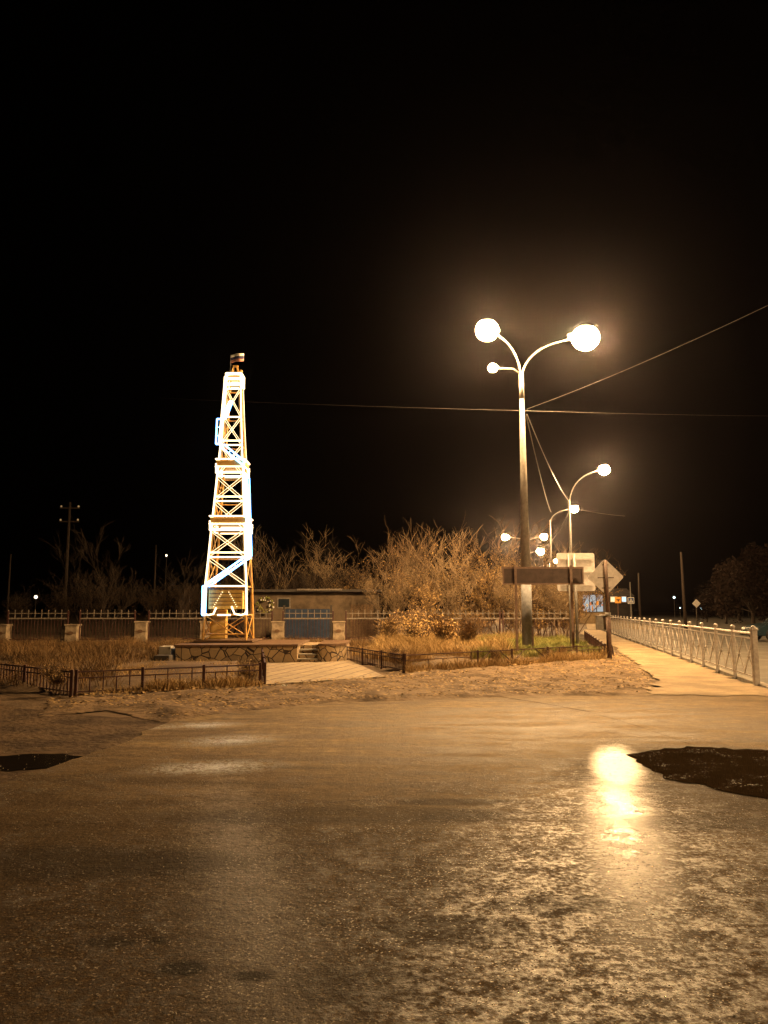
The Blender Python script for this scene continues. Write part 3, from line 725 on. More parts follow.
# ------------------------------------------------------------ low brown fences
def low_fence(label, pts, H, panels, style, group='low brown metal fences round the flower beds'):
    """pts: list of ground points; panels: number per segment; style per panel"""
    root = thing('low_fence', label, 'low fence', (pts[0][0], pts[0][1], 0), 0, group); o = Vector((pts[0][0], pts[0][1], 0)); si = 0
    for (a, b), n in zip(zip(pts, pts[1:]), panels):
        a = Vector((a[0], a[1], 0))-o; b = Vector((b[0], b[1], 0))-o
        for k in range(n+1):
            if k == n and (b+o-Vector((*pts[-1][:2], 0))).length > .01: continue
            p = a.lerp(b, k/n); MB().box((p.x, p.y, H/2-.03), (.05, .05, H+.12)).build('post', M['lowfence'], root)
        for k in range(n):
            p = a.lerp(b, k/n); q = a.lerp(b, (k+1)/n); d = q-p; mb = MB(); s = style[si % len(style)]; si += 1
            Z = Vector((0,0,1)); top = Z*(H-.01); r = .026
            mb.bar(p+top, q+top, r, r)
            mb.bar(p+Z*.06, q+Z*.06, .02, .02) if s != 'T' else None
            if s == 'A':      # two rails, uprights alternating
                mb.bar(p+Z*H*.72, q+Z*H*.72, r*.8, r*.8)
                for i in range(1, 5): mb.bar(p+d*i/5+Z*.0, p+d*i/5+Z*(H if i%2 == 0 else H*.72), .018, .018)
            elif s == 'D':    # dense pickets
                mb.bar(p+Z*H*.75, q+Z*H*.75, r*.8, r*.8)
                m_ = max(5, int(d.length/.13))
                for i in range(1, m_): mb.bar(p+d*i/m_, p+d*i/m_+top, .02, .02)
            elif s == 'T':    # trapezoid brace
                mb.bar(p+Z*.08, p+d*.36+top, .022, .022); mb.bar(p+d*.64+top, q+Z*.08, .022, .022)
                mb.bar(p+Z*.08, q+Z*.08, .02, .02)
            elif s == 'B':
                mb.bar(p+Z*H*.68, p+d*.9+Z*H*.68, r*.8, r*.8)
                for i in (.3, .5, .7): mb.bar(p+d*i, p+d*i+Z*H*.68, .02, .02)
                mb.bar(p+d*.9, p+d*.9+top, .022, .022)
            mb.build('panel', M['lowfence'], root)
    return root
gv = lambda px, py: G(px, py)
c0 = gv(71, 695.5); e0 = gv(260, 685.5); cL = (-8.35, 16.4)
low_fence('low brown picket fence receding left from the front corner of the left bed', [c0, cL], .42, [2], ['D'])
low_fence('low brown two railed fence in front of the stone plinth and dry lawn', [c0+Vector((.08,0,0)), e0], .42, [3], ['A'])
low_fence('short low brown fence running back from the paved court edge to the plinth', [e0+Vector((.08,.1,0)), Vector((X_at(262, 664, 21.6), 21.6, 0))], .42, [3], ['D'])
k0 = gv(346, 660.5); k1 = gv(405, 672.5); k2 = gv(605, 658.5); k3 = Vector((X_at(585, 640, 40), 40, 0))
low_fence('dark picket fence along the right side of the paved court', [k0, k1-Vector((.04,-.06,0))], .42, [3], ['D'])
low_fence('long low brown fence with slanted braces in front of the sign posts', [k1, gv(478, 667.5), gv(512, 665.2), gv(548, 662.5), gv(577, 660.5), k2], .42, [1,1,1,1,1], ['B','T','T','A','A'])
low_fence('low picket fence receding along the left edge of the sidewalk', [k2+Vector((.05,.12,0)), k3], .42, [9], ['D'])
o = MB().bar((0,0,-.05), (-.07,.03,.36), .05, .05).build('fence_stub', M['lowfence']); o.location = gv(614, 656); tag(o, 'short leaning brown metal stub by the sidewalk corner', 'metal stub')

# ------------------------------------------------------------ railing along the sidewalk
rl = thing('pedestrian_railing', 'long pale metal pedestrian railing with crossed bars along the right of the sidewalk', 'railing')
PY = 1.74; H = 1.13
postm = MB().box((0,0,.52), (.058,.058,1.14)); pme = None
nP = 27
for k in range(nP):
    Y = 15.6+PY*k
    if k == 0:
        po = MB().box((0,0,.50), (.105,.105,1.22)).build('post', M['rail'], rl, bevel=.006)
        po['label'] = 'thicker near end post'
        cp = MB().box((0,0,1.115), (.125,.125,.03)).ball((0,0,1.145), .05, n=10, m=6).build('post_cap', M['rail'], po, smooth=False)
    elif pme is None:
        po = postm.build('post', M['rail'], rl); pme = po.data
        cp = MB().ball((0,0,1.13), .055, .055, .045, 10, 6).build('post_cap', M['rail'], po, smooth=True); cme = cp.data
    else:
        po = bpy.data.objects.new('post', pme); col.objects.link(po); po.parent = rl
        cp = bpy.data.objects.new('post_cap', cme); col.objects.link(cp); cp.parent = po
    po.location = (rail_x(Y), Y, 0)
pan = None; dirv = Vector((.21, 1, 0))*PY; up = Vector((0,0,1)); side = Vector((1,-.21,0)).normalized()
for k in range(nP-1):
    if pan is None:
        mb = MB(); a = dirv*.02; b = dirv*.98
        mb.tube([a+up*1.03, b+up*1.03], .026, 8); mb.bar(a+up*.93, b+up*.93, .03, .022); mb.bar(a+up*.17, b+up*.17, .03, .03)
        for i in (0, 1):
            x0 = .04+.46*i; x1 = x0+.46
            for (s, e, off) in ((x0, x1, -.012), (x1, x0, .012)):
                mid = (s+e)/2
                mb.bar(dirv*s+up*.93+side*off, dirv*mid+up*.56+side*off, .016, .045, up=side.cross(up))
                mb.bar(dirv*mid+up*.54+side*off, dirv*e+up*.17+side*off, .016, .045, up=side.cross(up))
            mb.ball(dirv*(x0+x1)/2+up*.55, .035, n=8, m=5)
        po = mb.build('panel', M['rail'], rl); pan = po.data
    else:
        po = bpy.data.objects.new('panel', pan); col.objects.link(po); po.parent = rl
    Y = 15.6+PY*k; po.location = (rail_x(Y), Y, 0)

# ------------------------------------------------------------ signs
# dark notice board seen from behind
yb = 25.2; bl = at(503, 576, yb); br_ = at(582.5, 576, yb); zt = Z_at(567, yb); zb = Z_at(584.5, yb)
bd = thing('notice_board', 'wide dark brown notice board seen from behind, on two thin posts', 'notice board', ((bl.x+br_.x)/2, yb, 0))
wB = br_.x-bl.x
MB().box((0,.0,(zt+zb)/2), (wB, .08, zt-zb)).build('board', M['board'], bd)
fr = MB(); fr.box((0,-.05,zt-.03), (wB+.06,.05,.06)); fr.box((0,-.05,zb+.02), (wB+.06,.05,.05))
for s in (-1, 1): fr.box((s*(wB/2), -.05, (zt+zb)/2), (.05,.05,zt-zb-.12))
fr.build('frame', M['boardframe'], bd)
for px in (515.5, 571):
    x = X_at(px, 600, yb)-(bl.x+br_.x)/2
    MB().box((x, -.11, (zt+.05)/2), (.075,.06,zt+.05)).build('post', M['boardframe'], bd)
MB().box((X_at(533, 650, 25.9)-(bl.x+br_.x)/2, .7, .5), (.06,.06,.9)).build('stake', M['rust'], bd)
# large pale direction sign (back)
ys = 28.2; sl = at(557, 571, ys); sr = at(594.8, 571, ys); zt = Z_at(553, ys); zb = Z_at(591, ys)
sg = thing('road_sign', 'large pale rectangular road sign seen from behind, between the lamp post and diamond sign', 'road sign', ((sl.x+sr.x)/2, ys, 0)); wS = sr.x-sl.x
def rrect(w, h, r, n=5):
    P = []
    for cx, cz, a0 in ((w/2-r, h/2-r, 0), (-w/2+r, h/2-r, 90), (-w/2+r, -h/2+r, 180), (w/2-r, -h/2+r, 270)):
        for i in range(n+1): a = R(a0+90*i/n); P.append((cx+r*math.cos(a), cz+r*math.sin(a)))
    return P
mb = MB(); mb.prism_xz([(x, z+(zt+zb)/2) for x, z in rrect(wS, zt-zb, .07)], 0, .02); mb.build('sign_panel', M['signback'], sg)
mb = MB()
for zz in (zt-.22, (zt+zb)/2, zb+.22): mb.box((0,-.02,zz), (wS*.86,.03,.045))
mb.build('rib', M['signback'], sg)
MB().tube([(X_at(576, 600, ys)-(sl.x+sr.x)/2, -.09, -.05), (X_at(575, 600, ys)-(sl.x+sr.x)/2, -.09, zt-.05)], .055, 10).build('post', M['galv'], sg, smooth=True)
MB().tube([(X_at(570, 600, ys)-(sl.x+sr.x)/2-.03, -.09, -.05), (X_at(570, 600, ys)-(sl.x+sr.x)/2-.03, -.09, zt-.05)], .03, 8).build('post', M['galv'], sg, smooth=True)
# diamond sign (back) with yield sign back behind
yd = 24.0; dc = at(606, 577, yd); pb = X_at(609, 640, yd)
ds = thing('road_sign', 'diamond shaped road sign seen from behind on a dark pole at the sidewalk corner', 'road sign', (pb, yd, 0))
hd = .545; cx = dc.x-pb
mb = MB(); P = []
for k in range(4):
    a = PI/2*k
    for t in (-.06, .0, .06): P.append((cx+hd*math.cos(a+t)*(1-abs(t)*.25), dc.z+hd*math.sin(a+t)*(1-abs(t)*.25)))
mb.prism_xz(P, .04, .06); mb.build('sign_panel', M['signback'], ds)
mb = MB(); mb.box((cx,.03,dc.z+.38), (.2,.02,.03)); mb.box((cx,.03,dc.z-.02), (.5,.02,.03)); mb.box((cx,.03,dc.z-.34), (.26,.02,.03)); mb.build('rib', M['rust'], ds)
mb = MB(); mb.prism_xz([(cx-.30, dc.z-.22), (cx+.1, dc.z-.22), (cx-.05, dc.z-.55)], .075, .09); mb.build('triangle_panel', M['dark'], ds)
MB().tube([(0,0,-.1), (0,0,1.35)], .075, 10).build('post_base', M['rust'], ds, smooth=True)
MB().tube([(0,0,1.3), (cx, 0, dc.z+.52)], [.062,.052], 10).build('post', M['rust'], ds, smooth=True)
MB().tube([(0,0,1.28), (0,0,1.42)], .085, 10).build('collar', M['galv'], ds, smooth=True)
mb = MB(); mb.box((-.19, .12, 1.1), (.32,.1,.42)); mb.box((-.19, .12, 1.32), (.36,.14,.03)); mb.build('meter_box', M['galv'], ds, bevel=.006)

# far signs
def far_sign(label, px, py, Y, half, m, shape, mpost, extra=None, ztop=None):
    c = at(px, py, Y); r = thing('road_sign', label, 'road sign', (c.x, Y, 0)); z = c.z
    if shape == 'square': P = [(x, zz+z) for x, zz in rrect(2*half, 2*half, half*.12, 3)]
    else: P = [(half, z), (0, z+half), (-half, z), (0, z-half)]
    MB().prism_xz(P, 0, .03).build('sign_panel', m, r)
    MB().tube([(0,.09,-.1), (0,.09,ztop or z+half)], .05, 8).build('post', mpost, r)
    return r, z
r, z = far_sign('white bordered blue square pedestrian crossing sign beyond the end of the railing', 631, 600.5, 72, .30, M['white'], 'square', M['galv'], ztop=Z_at(582, 72))
MB().box((0,-.008,z), (.5,.012,.5)).build('blue_field', M['signblue'], r)
MB().prism_xz([(-.2, z-.19), (.2, z-.19), (0, z+.2)], -.022, -.015).build('white_triangle', M['white'], r)
mb = MB(); mb.ball((0,-.03,z+.08), .025, .01, .025, 8, 5); mb.bar((0,-.03,z+.05), (.01,-.03,z-.05), .012, .05, up=(1,0,0)); mb.bar((.0,-.03,z-.05), (-.05,-.03,z-.16), .01, .025, up=(1,0,0)); mb.bar((0,-.03,z-.05), (.06,-.03,z-.16), .01, .025, up=(1,0,0)); mb.bar((0,-.03,z+.03), (-.06,-.03,z-.03), .01, .018, up=(1,0,0))
mb.build('walking_figure', M['black'], r)
r, z = far_sign('small yellow square sign on a thin post left of the crossing sign', 618, 600, 70, .28, M['signyel'], 'square', M['rust'])
mb = MB(); mb.box((0,-.01,z+.02), (.3,.012,.1)); mb.box((.02,-.01,z-.06), (.1,.012,.16)); mb.build('dark_mark', M['rust'], r)
far_sign('small pale diamond sign seen alone on the dark far side of the road', 696.5, 603.5, 66, .36, M['signback'], 'diamond', M['dark'])

# ------------------------------------------------------------ back fence: pillars and lattice panels
def fy(px): return 34.5+(px/600)*3.0
pil = None
plab = {3: 'pale square fence pillar cut by the left edge of the photo', 73: 'pale square fence pillar with dark relief, above the left corner of the low fence', 142: 'pale fence pillar in the tall dry grass, left of the plinth',
        278: 'pale fence pillar just right of the glowing derrick, left of the blue gate', 339: 'tall pale two block pillar right of the blue gate', 402: 'pale fence pillar partly covered by leafy shrubs',
        -62: 'pale fence pillar beyond the left edge of the photo', 207: 'pale fence pillar hidden behind the foot of the derrick'}
for px in (3, 73, 142, 207, 278, 339, 402):
    Y = fy(px); x = X_at(px, 630, Y); h = Z_at(624 if px < 100 else 621, Y)
    r = thing('fence_pillar', plab[px], 'pillar', (x, Y, 0), 0, 'pale pillars of the back fence')
    MB().box((0,0,h/2-.1), (.54,.5,h+.1)).build('shaft', M['pillar'], r, bevel=.02)
    MB().box((0,0,h-.04), (.60,.56,.07)).build('cap', M['pillar'], r, bevel=.015)
    mb = MB(); mb.prism_xz([(.13*math.cos(k*PI/4), h*.55+.08*math.sin(k*PI/4)) for k in range(8)], -.275, -.251); mb.box((0,-.26,h*.55), (.5,.016,.03))
    mb.build('relief', M['brown'], r)
def lattice(label, xa_, xb_, mm='fence'):
    Ya, Yb = fy(xa_), fy(xb_); a = Vector((X_at(xa_, 620, Ya), Ya, 0)); b = Vector((X_at(xb_, 620, Yb), Yb, 0))
    r = thing('metal_fence', label, 'metal fence', a, 0, 'back fence sections with lattice tops'); d = b-a; L_ = d.length
    top = Z_at(612, Ya); lo_ = Z_at(618.5, Ya); Zv = Vector((0,0,1))
    mb = MB(); mb.bar(Zv*lo_, d+Zv*lo_, .05, .06); mb.bar(Zv*(top-.06), d+Zv*(top-.06), .03, .03); n = int(L_/.27)
    for i in range(n+1): p = d*i/n; mb.bar(p+Zv*lo_, p+Zv*(top+.1), .028, .028)
    mb.build('lattice_top', M[mm], r)
    mb = MB(); n = int(L_/.14)
    for i in range(n+1): p = d*i/n; mb.bar(p+Zv*.1, p+Zv*(lo_-.02), .02, .02)
    mb.bar(Zv*.2, d+Zv*.2, .04, .04); mb.build('bars', M['lowfence'], r)
    for p in (Vector((0,0,0)), d): MB().box((p.x, p.y, top/2), (.06,.06,top+.1)).build('post', M['lowfence'], r)
lattice('dim metal fence section between the first two pillars at far left', 8, 68)
lattice('metal fence section with pale lattice top between the second and third pillars from the left', 80, 135)
lattice('metal fence section between the third pillar and the derrick', 149, 203)
lattice('metal fence section in front of the blue gate, right of the derrick', 283, 333)
lattice('metal fence section between the two block pillar and the shrub covered pillar', 346, 396)
lattice('metal fence section behind the leafy shrubs, left of the lamp post', 408, 500)
lattice('metal picket fence section at the right end, behind the notice board and lamp post', 503, 572)
lattice('metal fence section directly behind the derrick legs', 212, 272)

# ------------------------------------------------------------ buildings
yB = 43.0; xl = X_at(250, 600, yB); xr = X_at(378, 600, yB); zR = Z_at(592, yB)
bg = thing('low_building', 'low plastered outbuilding with flat roof behind the fence, right of the derrick', 'building', (xl, yB, 0)); W = xr-xl
MB().box((W/2, 3, zR/2), (W, 6, zR)).build('wall', M['plaster'], bg)
MB().box((W/2, 2.9, zR+.07), (W+.4, 6.5, .14)).build('roof', M['slate'], bg)
MB().box((X_at(320,600,yB)-xl, -.40, zR+.12), (X_at(332,600,yB)-X_at(291,600,yB)+.2, .06, .1)).build('gutter', M['fence'], bg)
wx = X_at(284, 600, yB)-xl
wf = MB().box((wx, -.02, Z_at(603, yB)), (.75,.06,.6)).build('window', M['fence'], bg); MB().box((wx, -.055, Z_at(603, yB)), (.6,.02,.45)).build('pane', M['glass'], wf)
mb = MB()
for k in range(7):
    mb.box((X_at(352,600,yB)-xl+k*.18, -.02, .9), (.15,.04,1.8))
mb.build('plank_door', M['bark'], bg)
gt = thing('blue_gate', 'blue painted sheet metal gate behind the lattice fence right of the derrick', 'gate', (X_at(285, 620, 41), 41, 0)); gw = X_at(330, 620, 41)-X_at(285, 620, 41)
for s in (0, 1):
    lf = MB().box((gw*(.25+.5*s), 0, .75), (gw*.49, .05, 1.6)).build('gate_leaf', M['blue'], gt)
    mb = MB()
    for i in range(4): mb.box((gw*(.06+.125*i+.5*s), -.03, .75), (.04,.02,1.5))
    mb.build('stiffener', M['blue'], lf)
for x in (-.06, gw+.06): MB().box((x, 0, .85), (.1,.1,1.8)).build('gate_post', M['dark'], gt)
# wreath-like bright cluster on the wall: an old satellite/garland
wr = thing('garland', 'small round garland with pale flowers hanging on the outbuilding wall', 'garland', (X_at(265, 605, 42.8), 42.85, Z_at(605, 42.8)))
rnd = random.Random(2); mb = MB(); mf = MB()
for k in range(70):
    a = rnd.uniform(0, 2*PI); rr = rnd.uniform(.25, .5); c = (rr*math.cos(a), rnd.uniform(-.12, 0), rr*.95*math.sin(a))
    (mf if rnd.random() < .3 else mb).ball(c, rnd.uniform(.03, .07), n=5, m=3)
mb.build('greenery', M['grassgreen'], wr); mf.build('flowers', M['white'], wr)
# lit shop
yS = 90; xs0 = X_at(560, 600, yS); xs1 = X_at(604.5, 600, yS); sh = thing('lit_shop', 'small shop with glowing bluish glazed front beyond the sidewalk, left of the diamond sign pole', 'shop', (xs0, yS, 0)); W = xs1-xs0
zt = Z_at(594, yS); zg = Z_at(612.5, yS)
MB().box((W/2, 3, zg/2), (W, 6, zg)).build('base_wall', M['walk'], sh)
MB().box((W/2, 3.1, (zt+zg)/2), (W, 5.6, zt-zg-.01)).build('back_wall', M['plaster'], sh)
MB().box((W/2, 2.8, zt+.22), (W+.5, 6.6, .42)).build('roof', M['slate'], sh)
x0 = X_at(583, 600, yS)-xs0; ww = (W-x0-.1)/3
rnd = random.Random(8)
for k in range(3):
    fo = MB().box((x0+ww*(k+.5), .22, (zt+zg)/2), (ww, .06, zt-zg-.06)).build('window', M['dark'], sh)
    MB().box((x0+ww*(k+.5), .17, (zt+zg)/2), (ww-.12, .03, zt-zg-.2)).build('pane', E['shop'], fo)
    for j in range(5):
        cc = ('blue','signyel','dark','flagr','white')[(j*2+k) % 5]
        MB().box((x0+ww*(k+.5)+rnd.uniform(-.35,.35), .135, zg+.3+rnd.uniform(0, .7)*(zt-zg-.5)), (rnd.uniform(.12,.3), .02, rnd.uniform(.2,.5))).build('display_item', M[cc], fo)
# far house with two lit windows
yH = 130; hx = X_at(607, 600, yH); hs = thing('dark_house', 'dark distant house with one warm and one cool lit window, behind the yellow sign', 'house', (hx, yH, 0)); hw = X_at(632, 600, yH)-hx
MB().box((hw/2, 4, 1.9), (hw, 8, 3.8)).build('wall', M['night'], hs)
MB().add([(-.4,-.4,3.8), (hw+.4,-.4,3.8), (hw+.4,8.4,3.8), (-.4,8.4,3.8), (-.4,4,5.2), (hw+.4,4,5.2)], [(0,1,5,4), (2,3,4,5), (0,4,3), (1,2,5), (0,3,2,1)]).build('roof', M['night'], hs)
for (pa, pb_, em) in ((610.8, 617, 'winw'), (622, 625.8, 'winc')):
    xa2 = X_at(pa, 600, yH)-hx; xb2 = X_at(pb_, 600, yH)-hx; zc = Z_at(599.3, yH)
    f = MB().box(((xa2+xb2)/2, -.02, zc), (xb2-xa2+.15, .1, .95)).build('window', M['white'], hs); MB().box(((xa2+xb2)/2, -.09, zc), (xb2-xa2, .03, .75)).build('pane', E[em], f)

# ------------------------------------------------------------ far poles and small lights
def wpole(label, px, ytop, Y, r=.13, cross=False, lean=0):
    x = X_at(px, 600, Y); h = Z_at(ytop, Y); o = thing('utility_pole', label, 'utility pole', (x, Y, 0), 0, 'bare utility poles in the distance')
    MB().tube([(0,0,-.2), (lean, 0, h)], [r, r*.6], 8).build('shaft', M['barkdim'], o, smooth=True)
    if cross:
        MB().box((0,0,h-.5), (1.6,.1,.1)).build('crossarm', M['barkdim'], o); MB().box((0,0,h-1.6), (1.6,.1,.1)).build('crossarm', M['barkdim'], o)
        for s, dz in ((-.7,-.5),(.7,-.5),(-.7,-1.6),(.7,-1.6)): MB().ball((s,0,h+dz+.14), .09, n=8, m=5).build('insulator', M['white'], o)
wpole('bare leaning utility pole across the road, tallest of the far right poles', 684.5, 552, 60, .14, lean=-.1)
wpole('thin utility pole just right of the crossing sign', 639.5, 573, 75, .13)
wpole('utility pole with two crossarms and pale insulators above the dark trees at far left', 65, 502, 62, .15, True)
wpole('short thin pole standing behind the bare trees left of the derrick', 154, 545, 70, .10)
wpole('faint thin pole at the far left edge above the dark scrub', 8, 554, 70, .1)
def small_light(label, px, py, Y, rad, em='dot', cat='lamp'):
    c = at(px, py, Y); o = thing('distant_lamp', label, 'lamp', (c.x, Y, 0), 0, 'tiny distant lamps')
    MB().tube([(0,0,-.1), (0,0,c.z)], .05, 6).build('post', M['dark'], o); MB().ball((0,-.05,c.z), rad, n=10, m=6).build('bulb', E[em], o, smooth=True)
    MB().ball((0,0,c.z+rad*.9), rad*1.3, rad*1.3, rad*.5, 8, 4, 0, 1).build('shade', M['lamphead'], o)
small_light('small white lamp low in the darkness at far left', 36, 597, 120, .26, 'dot')
small_light('faint warm lamp above the bare trees left of the derrick', 166.5, 555.5, 110, .15, 'dot')
small_light('tiny cool light between the two bare poles on the right', 674, 597.5, 150, .22, 'dotc')
small_light('tiny dim light low beside the leaning pole', 680, 608, 150, .12, 'dotc')
small_light('tiny cool light just right of the small pale diamond sign', 701, 608.5, 150, .22, 'dotc')
small_light('leftmost of the row of tiny lights above the dark trees at right', 741.5, 588, 150, .24, 'dotc')
small_light('second tiny light from the left in the row over the dark trees at right', 747, 585, 150, .15, 'dot')
small_light('tiny light at the right end of the row over the dark trees at right', 762, 588, 150, .15, 'dot')

# ------------------------------------------------------------ parked car at the right edge
cc_ = at(760, 637, 37); car = thing('parked_car', 'dark teal parked car whose nose enters at the right edge beyond the railing', 'car', (cc_.x, 37.4, 0))
prof = [(0,.25),(.05,.5),(.15,.66),(.5,.78),(1.15,.88),(1.75,1.33),(2.1,1.42),(3.1,1.40),(3.75,1.0),(4.3,.92),(4.4,.6),(4.38,.28)]
mb = MB(); mb.prism_xz(prof, 0, 1.7); mb.build('body', M['carpaint'], car, bevel=.06)
for y in (-.01, 1.71):
    MB().prism_xz([(1.32,.90),(1.82,1.30),(2.1,1.36),(3.05,1.34),(3.6,1.0),(3.5,.92)], y-.01, y+.01).build('window', M['glass'], car)
MB().add([(1.16,.1,.9),(1.74,.18,1.335),(1.74,1.52,1.335),(1.16,1.6,.9)], [(0,1,2,3)]).build('windscreen', M['glass'], car)
for (x, y) in ((.8,-.02),(3.5,-.02),(.8,1.72),(3.5,1.72)):
    w = MB().tube([(x, y-.09, .31), (x, y+.09, .31)], .31, 18).build('wheel', M['black'], car); MB().tube([(x, y-.10, .31), (x, y+.10, .31)], .18, 12).build('rim', M['galv'], w)
for y in (.22, 1.48): MB().ball((.1, y, .58), .07, .16, .08, 10, 6).build('headlight', M['white'], car, smooth=True)
MB().box((0, .85, .36), (.06, 1.66, .16)).build('bumper', M['black'], car, bevel=.02)

# ------------------------------------------------------------ litter on the verge
def litter(label, px, py, s):
    rnd = random.Random(px); mb = MB(); P = []
    for i in range(5):
        for j in range(4): P.append((i*s/4-s/2, j*s*.5/3, rnd.uniform(0, s*.4)+.01))
    mb.add(P, [(i*4+j, (i+1)*4+j, (i+1)*4+j+1, i*4+j+1) for i in range(4) for j in range(3)])
    o = mb.build('crumpled_paper', M['paper']); p = G(px, py); o.location = (p.x, p.y, .05); m_ = o.modifiers.new('t', 'SOLIDIFY'); m_.thickness = .004
    tag(o, label, 'litter')
litter('crumpled white paper lying in front of the left low fence', 186, 687, .16)
litter('small white scrap lying at the front edge of the paved court', 284, 690, .12)

# ------------------------------------------------------------ trees
def grow(seed, H, spread, n_main, leafn, leafs, upright=.75, rad=.05, droop=0.0):
    rnd = random.Random(seed); tr = MB(); tips = []
    def branch(p, d, L_, r, lev):
        n = 4 if lev < 2 else 3; pts = [p]; q = Vector(p); dd = Vector(d)
        for i in range(n):
            dd = (dd+Vector((rnd.gauss(0,.16), rnd.gauss(0,.16), rnd.gauss(.06 if lev < 3 else -droop, .10)))).normalized()
            q = q+dd*L_/n; pts.append(q.copy())
        tr.tube(pts, [max(r*(1-.75*i/n), .0065 if i < n else .003) for i in range(n+1)], 5 if lev == 0 else 3, cap=False)
        if lev >= 1:
            for a, b in zip(pts[1:], pts[2:]+[pts[-1]]): tips.append((a, lev))
        if lev < 3:
            k = (7, 5, 4)[lev]
            for i in range(k):
                t = rnd.uniform(.25 if lev else .3, 1.0); j = min(int(t*n), n-1); pp = pts[j].lerp(pts[j+1], t*n-j)
                az = rnd.uniform(0, 2*PI); side_ = Vector((math.cos(az), math.sin(az), rnd.uniform(.1, .9)))
                nd = (dd*upright+side_*(1-upright)*1.6).normalized()
                branch(pp, nd, L_*rnd.uniform(.38, .62), r*(1-.7*t)*.6, lev+1)
    for k in range(n_main):
        az = 2*PI*k/n_main+rnd.uniform(-.5,.5); s = spread*rnd.uniform(.2, 1)
        d = Vector((math.cos(az)*s, math.sin(az)*s, 1)).normalized()
        branch(Vector((math.cos(az)*.12, math.sin(az)*.12, -.1)), d, H*rnd.uniform(.6, .95), rad*rnd.uniform(.7, 1.1), 0)
    lf = MB()
    for i in range(leafn):
        p, lev = rnd.choice(tips); c = p+Vector((rnd.gauss(0,.06), rnd.gauss(0,.06), rnd.gauss(0,.06)))
        if rnd.random() < (c.z/H-.55)*1.8: continue
        if c.z < .1: continue
        s = leafs*rnd.uniform(.5, 1.4); a = Vector((rnd.gauss(0,1), rnd.gauss(0,1), rnd.gauss(0,1))).normalized(); b = a.orthogonal().normalized()
        lf.add([c-a*s, c+b*s*.5, c+a*s, c-b*s*.5], [(0,1,2,3)])
    return tr, lf
protos = {}
def make_tree(kind):
    if kind == 'bare': tr, lf = grow(21, 5.2, .30, 2, 500, .045, .72, .055); bark, leaf, nm, cat = M['barkpale'], M['leafdry2'], 'bare_tree', 'tree'
    elif kind == 'bare2': tr, lf = grow(34, 5.4, .22, 3, 900, .045, .78, .045); bark, leaf, nm, cat = M['bark'], M['leafdry'], 'bare_tree', 'tree'
    elif kind == 'bushy': tr, lf = grow(47, 4.5, .55, 5, 4200, .042, .58, .035); bark, leaf, nm, cat = M['bark'], M['leafdry'], 'leafy_shrub', 'shrub'
    elif kind == 'bushy2': tr, lf = grow(58, 3.9, .60, 6, 3600, .042, .55, .03); bark, leaf, nm, cat = M['barkpale'], M['leafdry2'], 'leafy_shrub', 'shrub'
    elif kind == 'dimbare': tr, lf = grow(77, 5.4, .26, 3, 500, .045, .75, .05); bark, leaf, nm, cat = M['barkdim'], M['leafdim'], 'bare_tree', 'tree'
    elif kind == 'dimbushy': tr, lf = grow(88, 3.7, .6, 7, 3500, .045, .55, .03); bark, leaf, nm, cat = M['barkdim'], M['leafdim'], 'leafy_shrub', 'shrub'
    elif kind == 'low': tr, lf = grow(69, 1.5, .9, 8, 2200, .04, .5, .016); bark, leaf, nm, cat = M['bark'], M['leafdry'], 'leafy_shrub', 'shrub'
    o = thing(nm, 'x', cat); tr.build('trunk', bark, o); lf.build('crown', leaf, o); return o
def plant(kind, px, Y, label, s=1.0, rz=0.0, grp='trees and shrubs behind the back fence', sz=None):
    if kind not in protos: protos[kind] = make_tree(kind); o = protos[kind]
    else: o = copy_tree(protos[kind])
    o['label'] = label; o['group'] = grp
    o.location = (X_at(px, 600, Y), Y, 0); o.rotation_euler = (0,0,rz); o.scale = (s, s, sz or s); return o
